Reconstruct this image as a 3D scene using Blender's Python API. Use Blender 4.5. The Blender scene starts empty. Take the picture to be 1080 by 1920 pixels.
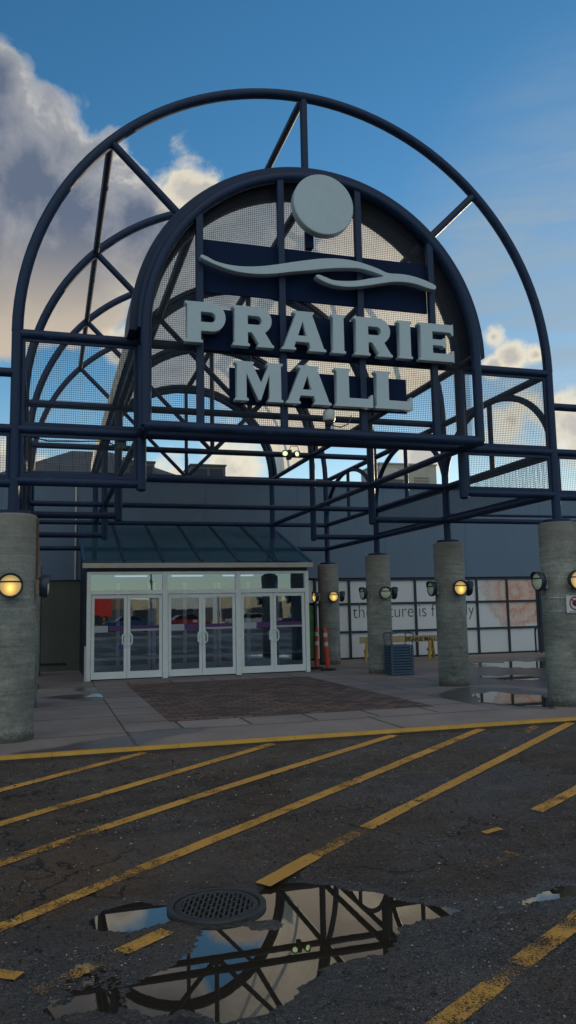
import bpy, bmesh, math, random
import numpy as np
from mathutils import Vector, Matrix
from math import sin, cos, pi, radians, sqrt
random.seed(7)
rng = np.random.default_rng(11)
SC = bpy.context.scene
COL = SC.collection

# ------------------------------------------------------------------ numbers
FPX, YAW, TILT, ROLL = 1490.606, 0.294997, 0.123556, -0.020322
CAM = Vector((-3.8707, -11.4201, 1.62))
HW = 4.33          # half width between column rows
BAY = 3.8346       # bay length
RI = 2.6           # inner arch radius
ZT, ZM, ZL = 5.57, 4.2, 3.47
PRO = 0.578        # how far the sign bay stands forward
WALL = 13.3        # mall wall
VES = 9.1          # vestibule front
ROAD = -0.07
SUN_AZ, SUN_EL = radians(50), radians(6.8)   # azimuth from +Y towards +X

# ------------------------------------------------------------------ helpers
def nn(nt, t, **kw):
    n = nt.nodes.new(t)
    for k, v in kw.items():
        setattr(n, k, v)
    return n

class NT:
    """tiny wrapper for writing node graphs"""
    def __init__(s, tree): s.t = tree
    def node(s, t, ins=None, **kw):
        n = s.t.nodes.new(t)
        for k, v in kw.items(): setattr(n, k, v)
        for k, v in (ins or {}).items(): s.set(n.inputs[k], v)
        return n
    def set(s, sock, v):
        if isinstance(v, bpy.types.NodeSocket): s.t.links.new(v, sock)
        elif isinstance(v, bpy.types.Node): s.t.links.new(v.outputs[0], sock)
        else: sock.default_value = v
    def math(s, op, a, b=0.0, c=0.0, clamp=False):
        n = s.t.nodes.new('ShaderNodeMath'); n.operation = op; n.use_clamp = clamp
        s.set(n.inputs[0], a); s.set(n.inputs[1], b); s.set(n.inputs[2], c)
        return n.outputs[0]
    def vmath(s, op, a, b=None, scale=None):
        n = s.t.nodes.new('ShaderNodeVectorMath'); n.operation = op
        s.set(n.inputs[0], a)
        if b is not None: s.set(n.inputs[1], b)
        if scale is not None: s.set(n.inputs['Scale'], scale)
        return n.outputs['Value'] if op in ('DOT_PRODUCT', 'LENGTH', 'DISTANCE') else n.outputs[0]
    def mixc(s, f, a, b, blend='MIX'):
        n = s.t.nodes.new('ShaderNodeMix'); n.data_type = 'RGBA'; n.blend_type = blend
        s.set(n.inputs[0], f); s.set(n.inputs[6], a); s.set(n.inputs[7], b)
        return n.outputs[2]
    def ramp(s, f, stops, interp='LINEAR'):
        n = s.t.nodes.new('ShaderNodeValToRGB'); n.color_ramp.interpolation = interp
        e = n.color_ramp.elements
        while len(e) < len(stops): e.new(0.5)
        for i, (p, c) in enumerate(stops):
            e[i].position = p
            e[i].color = (c, c, c, 1) if isinstance(c, (int, float)) else (*c, 1)
        s.set(n.inputs[0], f)
        return n.outputs[0]
    def sstep(s, v, a, b):
        n = s.t.nodes.new('ShaderNodeMapRange'); n.interpolation_type = 'SMOOTHSTEP'
        s.set(n.inputs[0], v); s.set(n.inputs[1], a); s.set(n.inputs[2], b)
        return n.outputs[0]
    def noise(s, vec, scale, detail=4, rough=0.55, dist=0.0):
        n = s.t.nodes.new('ShaderNodeTexNoise')
        s.set(n.inputs['Vector'], vec); s.set(n.inputs['Scale'], scale); s.set(n.inputs['Detail'], detail)
        s.set(n.inputs['Roughness'], rough); s.set(n.inputs['Distortion'], dist)
        return n.outputs[0]

def newmat(name):
    m = bpy.data.materials.new(name); m.use_nodes = True
    m.node_tree.nodes.clear()
    g = NT(m.node_tree)
    out = g.node('ShaderNodeOutputMaterial')
    return m, g, out

def pos(g):
    return g.node('ShaderNodeNewGeometry').outputs['Position']

def simple(name, col, rough=0.5, metal=0.0, var=0.12, vscale=3.0, bump=0.0, bscale=40.0, spec=0.5, coord='pos'):
    """Principled with gentle large and small scale colour / roughness variation"""
    m, g, out = newmat(name)
    p = pos(g) if coord == 'pos' else g.node('ShaderNodeTexCoord').outputs['Object']
    b = g.node('ShaderNodeBsdfPrincipled')
    n1 = g.noise(p, vscale, 5, 0.6)
    n2 = g.noise(p, vscale * 9, 3, 0.6)
    f = g.math('ADD', g.math('MULTIPLY', n1, 0.65), g.math('MULTIPLY', n2, 0.35))
    lo = [c * (1 - var * 2) for c in col]; hi = [c * (1 + var * 2) for c in col]
    g.set(b.inputs['Base Color'], g.ramp(f, [(0.25, lo), (0.75, hi)]))
    g.set(b.inputs['Roughness'], g.ramp(f, [(0.2, min(1, rough * 0.8)), (0.8, min(1, rough * 1.2))]))
    b.inputs['Metallic'].default_value = metal
    b.inputs['Specular IOR Level'].default_value = spec
    if bump:
        bn = g.node('ShaderNodeBump', {'Strength': bump, 'Distance': 0.01, 'Height': g.noise(p, bscale, 4, 0.6)})
        g.set(b.inputs['Normal'], bn)
    g.set(out.inputs[0], b)
    return m

def emit(name, col, strength):
    m, g, out = newmat(name)
    g.set(out.inputs[0], g.node('ShaderNodeEmission', {'Color': (*col, 1), 'Strength': strength}))
    return m

class MB:
    """collects geometry, builds ONE mesh object"""
    def __init__(s): s.v = []; s.f = []
    def add(s, vs, fs):
        o = len(s.v); s.v += [tuple(v) for v in vs]; s.f += [tuple(i + o for i in f) for f in fs]; return s
    def box(s, x0, x1, y0, y1, z0, z1, M=None):
        vs = [Vector((x, y, z)) for z in (z0, z1) for y in (y0, y1) for x in (x0, x1)]
        if M is not None: vs = [M @ v for v in vs]
        return s.add(vs, [(0, 2, 3, 1), (4, 5, 7, 6), (0, 1, 5, 4), (2, 6, 7, 3), (0, 4, 6, 2), (1, 3, 7, 5)])
    def cbox(s, c, size, M=None):
        x, y, z = c; a, b, d = size
        return s.box(x - a / 2, x + a / 2, y - b / 2, y + b / 2, z - d / 2, z + d / 2, M)
    def tube(s, pts, r, seg=12, closed=False, caps=True):
        pts = [Vector(p) for p in pts]; n = len(pts); rings = []
        rr = r if isinstance(r, (list, tuple)) else [r] * n
        up = None
        for i, p in enumerate(pts):
            if closed: t = (pts[(i + 1) % n] - pts[i - 1]).normalized()
            elif i == 0: t = (pts[1] - p).normalized()
            elif i == n - 1: t = (p - pts[-2]).normalized()
            else: t = ((pts[i + 1] - p).normalized() + (p - pts[i - 1]).normalized()).normalized()
            if up is None:
                a = Vector((0, 0, 1)) if abs(t.z) < 0.9 else Vector((1, 0, 0))
                up = (a - t * a.dot(t)).normalized()
            else:
                up = (up - t * up.dot(t)).normalized()
            sd = t.cross(up)
            rings.append([p + (up * cos(2 * pi * k / seg) + sd * sin(2 * pi * k / seg)) * rr[i] for k in range(seg)])
        vs = [v for ring in rings for v in ring]; fs = []
        m = n if closed else n - 1
        for i in range(m):
            j = (i + 1) % n
            for k in range(seg):
                k2 = (k + 1) % seg
                fs.append((i * seg + k, i * seg + k2, j * seg + k2, j * seg + k))
        if caps and not closed:
            fs.append(tuple(range(seg - 1, -1, -1)))
            fs.append(tuple((n - 1) * seg + k for k in range(seg)))
        return s.add(vs, fs)
    def lathe(s, prof, seg=32, M=None, cap=True):
        """prof: list of (r, z)"""
        vs = []; fs = []
        for r, z in prof:
            for k in range(seg):
                v = Vector((r * cos(2 * pi * k / seg), r * sin(2 * pi * k / seg), z))
                vs.append(M @ v if M is not None else v)
        for i in range(len(prof) - 1):
            for k in range(seg):
                k2 = (k + 1) % seg
                fs.append((i * seg + k, i * seg + k2, (i + 1) * seg + k2, (i + 1) * seg + k))
        if cap:
            fs.append(tuple(range(seg - 1, -1, -1)))
            fs.append(tuple((len(prof) - 1) * seg + k for k in range(seg)))
        return s.add(vs, fs)
    def prism(s, outline, f0, f1):
        """outline 2D points; f0/f1 map (u,v) -> 3D for the two faces"""
        n = len(outline)
        vs = [f0(*p) for p in outline] + [f1(*p) for p in outline]
        fs = [tuple(range(n - 1, -1, -1)), tuple(range(n, 2 * n))]
        fs += [(i, (i + 1) % n, n + (i + 1) % n, n + i) for i in range(n)]
        return s.add(vs, fs)
    def build(s, name, mat, parent=None, smooth=True, ang=35, at=None):
        off = Vector(parent['_w']) if parent is not None and '_w' in parent.keys() else Vector((0, 0, 0))
        if at is not None: off = Vector(at)
        me = bpy.data.meshes.new(name)
        me.from_pydata([tuple(Vector(v) - off) for v in s.v], [], s.f)
        bm = bmesh.new(); bm.from_mesh(me)
        bmesh.ops.recalc_face_normals(bm, faces=bm.faces)
        bm.to_mesh(me); bm.free()
        if smooth:
            me.polygons.foreach_set('use_smooth', [True] * len(me.polygons))
            me.set_sharp_from_angle(angle=radians(ang))
        if mat is not None: me.materials.append(mat)
        o = bpy.data.objects.new(name, me); COL.objects.link(o)
        if parent is not None:
            o.parent = parent
            pw = Vector(parent['_w']) if '_w' in parent.keys() else Vector((0, 0, 0))
            o.location = off - pw
            o['_w'] = tuple(off)
        else:
            o.location = off; o['_w'] = tuple(off)
        return o

def tag(o, label=None, cat=None, group=None, kind=None):
    if label: o['label'] = label
    if cat: o['category'] = cat
    if group: o['group'] = group
    if kind: o['kind'] = kind
    return o

def empty(name, loc, label, cat, group=None):
    o = bpy.data.objects.new(name, None); COL.objects.link(o)
    o.location = loc; o.empty_display_size = 0.2; o['_w'] = tuple(loc)
    return tag(o, label, cat, group)

def copy_tree(o, parent=None):
    c = o.copy(); COL.objects.link(c)
    if parent is not None: c.parent = parent
    for ch in list(o.children): copy_tree(ch, c)
    return c

def curve_mesh(name, splines, depth, mat, parent, M, bevel=0.0):
    """2D outlines (first = outer, rest = holes) -> solid of the given depth, local xy plane then M"""
    cu = bpy.data.curves.new(name, 'CURVE'); cu.dimensions = '2D'; cu.fill_mode = 'BOTH'
    cu.extrude = max(depth / 2 - bevel, 0); cu.bevel_depth = bevel; cu.bevel_resolution = 1
    if bevel: cu.offset = -bevel
    for pts in splines:
        sp = cu.splines.new('POLY'); sp.points.add(len(pts) - 1)
        for q, (x, y) in zip(sp.points, pts): q.co = (x, y, 0, 1)
        sp.use_cyclic_u = True
    return _from_curve(name, cu, mat, parent, M)

def text_mesh(name, txt, height, depth, mat, parent, M, width=None, thin=0.0):
    cu = bpy.data.curves.new(name, 'FONT'); cu.body = txt; cu.size = 1.0; cu.extrude = 0.0
    cu.offset = thin
    return _from_curve(name, cu, mat, parent, M, fit=(width, height), depth=depth)

def _from_curve(name, cu, mat, parent, M, fit=None, depth=0):
    tmp = bpy.data.objects.new('tmp', cu); COL.objects.link(tmp)
    bpy.context.view_layer.update()
    dg = bpy.context.evaluated_depsgraph_get()
    me = bpy.data.meshes.new_from_object(tmp.evaluated_get(dg))
    bpy.data.objects.remove(tmp); me.name = name
    vs = np.array([v.co[:] for v in me.vertices])
    if fit:
        mn = vs.min(0); mx = vs.max(0)
        sx = fit[0] / (mx[0] - mn[0]) if fit[0] else fit[1] / (mx[1] - mn[1])
        sy = fit[1] / (mx[1] - mn[1])
        for v in me.vertices:
            v.co = ((v.co.x - mn[0]) * sx, (v.co.y - mn[1]) * sy, v.co.z)
        if depth:
            bm = bmesh.new(); bm.from_mesh(me)
            r = bmesh.ops.extrude_face_region(bm, geom=list(bm.faces))
            bmesh.ops.translate(bm, verts=[e for e in r['geom'] if isinstance(e, bmesh.types.BMVert)], vec=(0, 0, depth))
            bmesh.ops.recalc_face_normals(bm, faces=bm.faces)
            bm.to_mesh(me); bm.free()
    off = Vector(parent['_w']) if parent is not None and '_w' in parent.keys() else Vector((0, 0, 0))
    me.transform(Matrix.Translation(-off) @ M)
    me.materials.clear(); me.materials.append(mat)
    o = bpy.data.objects.new(name, me); COL.objects.link(o)
    if parent is not None: o.parent = parent
    return o

FACE_S = Matrix.Rotation(pi / 2, 4, 'X')      # local xy -> world XZ, local z -> -Y
def front(x, y, z): return Matrix.Translation((x, y, z)) @ FACE_S

# numpy value noise -------------------------------------------------
def _h(ix, iy, seed):
    n = (ix.astype(np.int64) * 374761393 + iy.astype(np.int64) * 668265263 + seed * 1442695041) & 0xffffffff
    n = ((n ^ (n >> 13)) * 1274126177) & 0xffffffff
    return ((n ^ (n >> 16)) & 0xffff) / 65535.0
def vnoise(x, y, seed=0):
    ix = np.floor(x); iy = np.floor(y); fx = x - ix; fy = y - iy
    fx = fx * fx * (3 - 2 * fx); fy = fy * fy * (3 - 2 * fy)
    a = _h(ix, iy, seed); b = _h(ix + 1, iy, seed); c = _h(ix, iy + 1, seed); d = _h(ix + 1, iy + 1, seed)
    return (a * (1 - fx) + b * fx) * (1 - fy) + (c * (1 - fx) + d * fx) * fy
def fbm(x, y, sc, octv=4, seed=0, gain=0.5):
    s = 0; a = 1; t = 0
    for k in range(octv):
        s = s + a * vnoise(x * sc, y * sc, seed + k); t += a; a *= gain; sc *= 2.03
    return s / t
def sdist(px, py, poly):
    """signed distance, positive inside"""
    P = np.array(poly, float); n = len(P)
    d = np.full(px.shape, 1e9); ins = np.zeros(px.shape, bool)
    for i in range(n):
        a = P[i]; b = P[(i + 1) % n]; e = b - a
        t = np.clip(((px - a[0]) * e[0] + (py - a[1]) * e[1]) / (e @ e + 1e-12), 0, 1)
        d = np.minimum(d, np.hypot(px - a[0] - t * e[0], py - a[1] - t * e[1]))
        c = ((a[1] > py) != (b[1] > py)) & (px < e[0] * (py - a[1]) / (e[1] + 1e-12) + a[0])
        ins ^= c
    return np.where(ins, d, -d)

# ------------------------------------------------------------------ camera
fw = Vector((sin(YAW) * cos(TILT), cos(YAW) * cos(TILT), sin(TILT)))
rt = Vector((cos(YAW), -sin(YAW), 0)); up = rt.cross(fw)
rt2 = rt * cos(ROLL) + up * sin(ROLL); up2 = up * cos(ROLL) - rt * sin(ROLL)
cd = bpy.data.cameras.new('camera'); cam = bpy.data.objects.new('camera', cd); COL.objects.link(cam)
R = Matrix((rt2, up2, -fw)).transposed().to_4x4()
cam.matrix_world = Matrix.Translation(CAM) @ R
cd.sensor_fit = 'VERTICAL'; cd.sensor_height = 36; cd.lens = FPX / 1920 * 36
cd.clip_start = 0.05; cd.clip_end = 3000
SC.camera = cam
def pdir(x, y):
    """world direction through a photo pixel (used only for where clouds stand in the sky)"""
    return (fw * FPX + rt2 * (x - 540) + up2 * (960 - y)).normalized()

# ------------------------------------------------------------------ materials
def m_navy():
    m, g, out = newmat('navy_painted_steel')
    p = pos(g); b = g.node('ShaderNodeBsdfPrincipled')
    f = g.noise(p, 4, 7, 0.7)
    g.set(b.inputs['Base Color'], g.ramp(f, [(0.32, (0.004, 0.014, 0.044)), (0.55, (0.0065, 0.024, 0.072)), (0.72, (0.018, 0.040, 0.092))]))
    g.set(b.inputs['Roughness'], g.ramp(f, [(0.3, 0.36), (0.7, 0.68)])); b.inputs['Specular IOR Level'].default_value = 0.32
    g.set(b.inputs['Normal'], g.node('ShaderNodeBump', {'Strength': 0.06, 'Distance': 0.01, 'Height': g.noise(p, 90, 2)}))
    g.set(out.inputs[0], b); return m
NAVY = m_navy()
NAVY_FLAT = simple('navy_sign_panel', (0.005, 0.016, 0.05), 0.75, var=0.1, vscale=1.2, spec=0.12)
LETTER = simple('pale_grey_sign_face', (0.42, 0.51, 0.565), 0.5, var=0.045, vscale=1.2)
LETTER_D = LETTER
WIRE = simple('woven_wire', (0.022, 0.03, 0.045), 0.5, var=0.1)

def m_concrete():
    m, g, out = newmat('board_marked_concrete')
    p = pos(g); b = g.node('ShaderNodeBsdfPrincipled')
    sx = g.node('ShaderNodeSeparateXYZ', {0: p})
    st = g.node('ShaderNodeCombineXYZ', {0: sx.outputs[0], 1: sx.outputs[1], 2: g.math('MULTIPLY', sx.outputs[2], 9)})
    n1 = g.noise(p, 1.6, 6, 0.65); n2 = g.noise(st, 2.2, 5, 0.7); n3 = g.noise(p, 22, 4, 0.7)
    vo = g.node('ShaderNodeTexVoronoi', {'Vector': p, 'Scale': 16}, feature='F1')
    pit = g.math('MULTIPLY', g.math('LESS_THAN', vo.outputs['Distance'], g.math('MULTIPLY', g.noise(p, 3.1, 2), 0.30)), g.math('GREATER_THAN', n3, 0.50))
    f = g.math('ADD', g.math('ADD', g.math('MULTIPLY', n1, 0.4), g.math('MULTIPLY', n2, 0.35)), g.math('MULTIPLY', n3, 0.25))
    c = g.ramp(f, [(0.36, (0.085, 0.092, 0.085)), (0.5, (0.205, 0.21, 0.188)), (0.62, (0.33, 0.335, 0.30))])
    # old stains: darker, brownish band near the cap
    top = g.math('MULTIPLY', g.sstep(g.math('ADD', sx.outputs[2], g.math('MULTIPLY', n1, 1.1)), 2.85, 3.5), 0.5)
    c = g.mixc(top, c, (0.16, 0.145, 0.115, 1))
    c = g.mixc(g.math('MULTIPLY', pit, 0.75), c, (0.05, 0.05, 0.047, 1))
    wh = g.math('GREATER_THAN', g.noise(st, 9, 4, 0.75), 0.70)
    c = g.mixc(g.math('MULTIPLY', wh, 0.6), c, (0.46, 0.47, 0.44, 1))
    bl = g.sstep(g.noise(p, 0.9, 4, 0.6), 0.48, 0.62)
    c = g.mixc(g.math('MULTIPLY', bl, 0.4), c, (0.13, 0.135, 0.125, 1))
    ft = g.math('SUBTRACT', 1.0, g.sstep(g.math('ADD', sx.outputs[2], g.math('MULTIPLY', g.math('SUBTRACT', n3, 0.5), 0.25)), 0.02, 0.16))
    c = g.mixc(g.math('MULTIPLY', ft, 0.75), c, (0.045, 0.04, 0.034, 1))  # contact shade around the column foot, painted in as a ragged dark ring
    seam = g.math('LESS_THAN', g.math('FRACT', g.math('MULTIPLY', sx.outputs[2], 1.64)), 0.012)
    c = g.mixc(g.math('MULTIPLY', seam, 0.55), c, (0.07, 0.07, 0.065, 1))
    g.set(b.inputs['Base Color'], c); b.inputs['Roughness'].default_value = 0.85
    h = g.math('SUBTRACT', f, g.math('MULTIPLY', pit, 0.5))
    g.set(b.inputs['Normal'], g.node('ShaderNodeBump', {'Strength': 0.55, 'Distance': 0.02, 'Height': h}))
    g.set(out.inputs[0], b); return m
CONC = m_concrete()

def m_asphalt():
    m, g, out = newmat('wet_worn_asphalt')
    p = pos(g); b = g.node('ShaderNodeBsdfPrincipled')
    wet = g.node('ShaderNodeAttribute', attribute_name='wet').outputs['Fac']
    v1 = g.node('ShaderNodeTexVoronoi', {'Vector': p, 'Scale': 85}, feature='F1')
    v2 = g.node('ShaderNodeTexVoronoi', {'Vector': p, 'Scale': 38}, feature='F1')
    n1 = g.noise(p, 0.7, 6, 0.65); n2 = g.noise(p, 55, 4, 0.7); n3 = g.noise(p, 4, 5, 0.7)
    sep = g.node('ShaderNodeSeparateColor', {0: v1.outputs['Color']})
    sep2 = g.node('ShaderNodeSeparateColor', {0: v2.outputs['Color']})
    f = g.math('ADD', g.math('MULTIPLY', sep.outputs[0], 0.55), g.math('MULTIPLY', n3, 0.45))
    c = g.ramp(f, [(0.2, (0.028, 0.021, 0.017)), (0.5, (0.072, 0.055, 0.045)), (0.78, (0.14, 0.11, 0.09)), (0.95, (0.25, 0.225, 0.20))])
    # pale stones
    st = g.math('MULTIPLY', g.math('GREATER_THAN', sep2.outputs[1], 0.90), g.math('LESS_THAN', v2.outputs['Distance'], 0.30))
    c = g.mixc(g.math('MULTIPLY', st, 0.75), c, (0.24, 0.225, 0.21, 1))
    hole = g.math('MULTIPLY', g.math('GREATER_THAN', sep2.outputs[2], 0.86), g.math('LESS_THAN', v2.outputs['Distance'], 0.42))
    c = g.mixc(g.math('MULTIPLY', hole, 0.85), c, (0.005, 0.005, 0.005, 1))
    # old brown silt drifts and tone patches
    c = g.mixc(g.sstep(n1, 0.40, 0.62), c, g.mixc(0.55, c, (0.085, 0.055, 0.033, 1)))
    sxy = g.node('ShaderNodeSeparateXYZ', {0: p})
    trk = g.noise(g.node('ShaderNodeCombineXYZ', {0: g.math('MULTIPLY', sxy.outputs[0], 0.16), 1: g.math('MULTIPLY', sxy.outputs[1], 1.5), 2: 0.0}), 1.3, 4, 0.6)
    c = g.mixc(g.math('MULTIPLY', g.sstep(trk, 0.48, 0.66), 0.5), c, g.mixc(1.0, c, (0.45, 0.45, 0.47, 1), 'MULTIPLY'))
    sp = g.noise(p, 2.3, 3, 0.5)
    c = g.mixc(g.math('MULTIPLY', g.sstep(sp, 0.64, 0.70), 0.6), c, g.mixc(1.0, c, (0.35, 0.34, 0.34, 1), 'MULTIPLY'))
    sd = g.vmath('DISTANCE', g.vmath('MULTIPLY', p, (0.55, 1.0, 0.0)), (-3.3 * 0.55, -4.95, 0.0))
    silt = g.math('MULTIPLY', g.math('SUBTRACT', 1.0, g.sstep(g.math('ADD', sd, g.math('MULTIPLY', n3, 0.6)), 0.45, 1.15)), g.sstep(n2, 0.35, 0.6))
    c = g.mixc(g.math('MULTIPLY', silt, 0.75), c, (0.13, 0.075, 0.035, 1))
    c = g.mixc(g.math('MULTIPLY', wet, 0.45), c, (0.006, 0.006, 0.0065, 1))
    g.set(b.inputs['Base Color'], c)
    r = g.math('ADD', 0.8, g.math('MULTIPLY', g.sstep(n3, 0.4, 0.7), -0.15))
    r = g.math('MAXIMUM', g.math('SUBTRACT', r, g.math('MULTIPLY', wet, 0.66)), 0.10)
    g.set(b.inputs['Roughness'], r)
    g.set(b.inputs['Specular IOR Level'], g.math('MULTIPLY_ADD', wet, 0.5, 0.3))
    h = g.math('ADD', g.math('MULTIPLY', v1.outputs['Distance'], -0.9), g.math('MULTIPLY', n2, 0.6))
    h = g.math('ADD', h, g.math('MULTIPLY', hole, -0.8))
    h = g.math('ADD', h, g.math('MULTIPLY', st, 0.5))
    crk = g.node('ShaderNodeTexVoronoi', {'Vector': g.vmath('ADD', p, g.vmath('SCALE', g.node('ShaderNodeTexNoise', {'Vector': p, 'Scale': 3.0, 'Detail': 4.0}).outputs['Color'], scale=0.5)), 'Scale': 0.55}, feature='DISTANCE_TO_EDGE')
    ck = g.math('MULTIPLY', g.math('LESS_THAN', crk.outputs['Distance'], 0.005), g.math('GREATER_THAN', n1, 0.50))
    h = g.math('SUBTRACT', h, g.math('MULTIPLY', ck, 1.2))
    g.set(b.inputs['Base Color'], g.mixc(g.math('MULTIPLY', ck, .8), c, (.008, .007, .007, 1)))
    bn = g.node('ShaderNodeBump', {'Strength': 1.0, 'Distance': 0.011, 'Height': h})
    g.set(b.inputs['Normal'], bn)
    g.set(out.inputs[0], b); return m
ASPH = m_asphalt()

def m_slab(name, base, bw, bh, ox=0.0, oy=0.0, mort=0.012, off=0.0, damp=True, c2=None, bump=0.35):
    m, g, out = newmat(name)
    p = pos(g); b = g.node('ShaderNodeBsdfPrincipled')
    q = g.vmath('ADD', p, (ox, oy, 0))
    br = g.node('ShaderNodeTexBrick', {'Vector': q, 'Scale': 1.0, 'Mortar Size': mort, 'Mortar Smooth': 0.2, 'Brick Width': bw, 'Row Height': bh, 'Bias': 0.0,
        'Color1': (*base, 1), 'Color2': (*(c2 or [x * 0.82 for x in base]), 1), 'Mortar': (*[x * 0.22 for x in base], 1)}, offset=off)
    n1 = g.noise(p, 0.9, 6, 0.6); n2 = g.noise(p, 30, 4, 0.7)
    c = g.mixc(1.0, br.outputs[0], g.ramp(g.math('ADD', g.math('MULTIPLY', n1, 0.6), g.math('MULTIPLY', n2, 0.4)), [(0.3, 0.66), (0.7, 1.22)]), 'MULTIPLY')
    r = 0.82
    if damp:
        wet = g.node('ShaderNodeAttribute', attribute_name='wet').outputs['Fac']
        c = g.mixc(wet, c, g.mixc(1.0, c, (0.40, 0.39, 0.40, 1), 'MULTIPLY'))
        r = g.math('SUBTRACT', 0.82, g.math('MULTIPLY', wet, 0.5))
    g.set(b.inputs['Base Color'], c); g.set(b.inputs['Roughness'], r)
    h = g.math('SUBTRACT', g.math('MULTIPLY', n2, 0.25), br.outputs['Fac'])
    g.set(b.inputs['Normal'], g.node('ShaderNodeBump', {'Strength': bump, 'Distance': 0.015, 'Height': h}))
    g.set(out.inputs[0], b); return m

def m_paint(name, wear, col=(0.60, 0.295, 0.045)):
    m, g, out = newmat(name)
    p = pos(g); b = g.node('ShaderNodeBsdfPrincipled')
    n1 = g.noise(p, 5, 5, 0.7); n2 = g.noise(p, 60, 4, 0.75); n3 = g.noise(p, 160, 2, 0.7)
    n0 = g.noise(p, 0.9, 3, 0.6)
    f = g.math('ADD', g.math('ADD', g.math('ADD', g.math('MULTIPLY', n1, 0.3), g.math('MULTIPLY', n2, 0.33)), g.math('MULTIPLY', n3, 0.17)), g.math('MULTIPLY', n0, 0.2))
    g.set(b.inputs['Base Color'], g.ramp(g.math('ADD', g.math('MULTIPLY', n1, .5), g.math('MULTIPLY', n0, .5)), [(0.3, [x * 0.62 for x in col]), (0.7, [x * 1.1 for x in col])]))
    b.inputs['Roughness'].default_value = 0.7
    g.set(b.inputs['Normal'], g.node('ShaderNodeBump', {'Strength': 0.7, 'Distance': 0.006, 'Height': n2}))
    tr = g.node('ShaderNodeBsdfTransparent')
    k = g.sstep(f, wear - 0.03, wear + 0.03)
    g.set(out.inputs[0], g.node('ShaderNodeMixShader', {0: k, 1: tr, 2: b})); return m
PAINT = [m_paint('yellow_line_paint', 0.408), m_paint('scuffed_yellow_line_paint', 0.458), m_paint('worn_yellow_line_paint', 0.495), m_paint('nearly_gone_yellow_line_paint', 0.54)]
CURBY = simple('yellow_curb_paint', (0.46, 0.25, 0.03), 0.65, var=0.16, vscale=4, bump=0.5, bscale=50)

def m_water():
    m, g, out = newmat('rain_water')
    p = pos(g)
    bn = g.node('ShaderNodeBump', {'Strength': 0.004, 'Distance': 0.01, 'Height': g.noise(p, 6, 2)})
    gl = g.node('ShaderNodeBsdfGlossy', {'Color': (0.95, 0.93, 0.90, 1), 'Roughness': 0.008, 'Normal': bn})
    tr = g.node('ShaderNodeBsdfTransparent', {'Color': (0.50, 0.43, 0.34, 1)})
    tr = g.node('ShaderNodeMixShader', {0: 0.35, 1: tr, 2: g.node('ShaderNodeBsdfDiffuse', {'Color': (0.075, 0.058, 0.036, 1)})})
    fr = g.node('ShaderNodeFresnel', {'IOR': 1.5})
    g.set(out.inputs[0], g.node('ShaderNodeMixShader', {0: g.math('MULTIPLY_ADD', fr, 1.3, 0.0, clamp=True), 1: tr, 2: gl})); return m
WATER = m_water()

def m_glass(name, tint, ior=1.6, rough=0.004, wave=0.0, boost=1.0):
    m, g, out = newmat(name)
    p = pos(g)
    gl = g.node('ShaderNodeBsdfGlossy', {'Color': (0.68, 0.84, 1.0, 1), 'Roughness': rough})
    fr = g.node('ShaderNodeFresnel', {'IOR': ior})
    if wave:
        bn = g.node('ShaderNodeBump', {'Strength': wave, 'Distance': 0.02, 'Height': g.noise(p, 2.3, 2)})
        g.set(gl.inputs['Normal'], bn)
    tr = g.node('ShaderNodeBsdfTransparent', {'Color': (*tint, 1)})
    g.set(out.inputs[0], g.node('ShaderNodeMixShader', {0: g.math('MULTIPLY', fr, boost, clamp=True), 1: tr, 2: gl})); return m
GLASS = m_glass('door_glass', (0.64, 0.69, 0.76), 1.9, wave=0.022, boost=2.8)
def m_roofglass():
    m, g, out = newmat('dusty_tinted_roof_glass')
    p = pos(g)
    n = g.noise(p, 1.5, 5, 0.65)
    d = g.node('ShaderNodeBsdfDiffuse', {'Color': g.ramp(n, [(.3, (.035, .10, .14)), (.7, (.07, .16, .21))])})
    t = g.node('ShaderNodeBsdfTransparent', {'Color': (.18, .36, .44, 1)})
    gl = g.node('ShaderNodeBsdfGlossy', {'Color': (.9, .95, 1, 1), 'Roughness': .08})
    mx = g.node('ShaderNodeMixShader', {0: 0.55, 1: t, 2: d})
    g.set(out.inputs[0], g.node('ShaderNodeMixShader', {0: g.node('ShaderNodeFresnel', {'IOR': 1.5}), 1: mx, 2: gl})); return m
ROOFGL = m_roofglass()

def m_sheet():
    m, g, out = newmat('translucent_canopy_sheet')
    p = pos(g)
    n = g.noise(p, 0.9, 5, 0.6); n2 = g.noise(p, 9, 4, 0.6)
    c = g.ramp(g.math('ADD', g.math('MULTIPLY', n, 0.6), g.math('MULTIPLY', n2, 0.4)), [(0.34, (0.76, 0.71, 0.64)), (0.5, (0.93, 0.88, 0.81)), (0.68, (0.99, 0.96, 0.89))])
    d = g.node('ShaderNodeBsdfDiffuse', {'Color': c}); t = g.node('ShaderNodeBsdfTranslucent', {'Color': c})
    g.set(out.inputs[0], g.node('ShaderNodeMixShader', {0: 0.85, 1: d, 2: t})); return m
SHEET = m_sheet()

ALU = simple('pale_aluminium_frame', (0.84, 0.86, 0.86), 0.42, var=0.05, vscale=2)
ALU_W = simple('weathered_white_trim', (0.55, 0.52, 0.47), 0.6, var=0.1, vscale=3)
CHROME = simple('brushed_metal', (0.6, 0.6, 0.6), 0.3, metal=1.0, var=0.05)
BLACK = simple('black_plastic', (0.012, 0.013, 0.016), 0.5, var=0.1)
RUBBER = simple('black_rubber', (0.012, 0.012, 0.013), 0.8, var=0.15)

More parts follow.
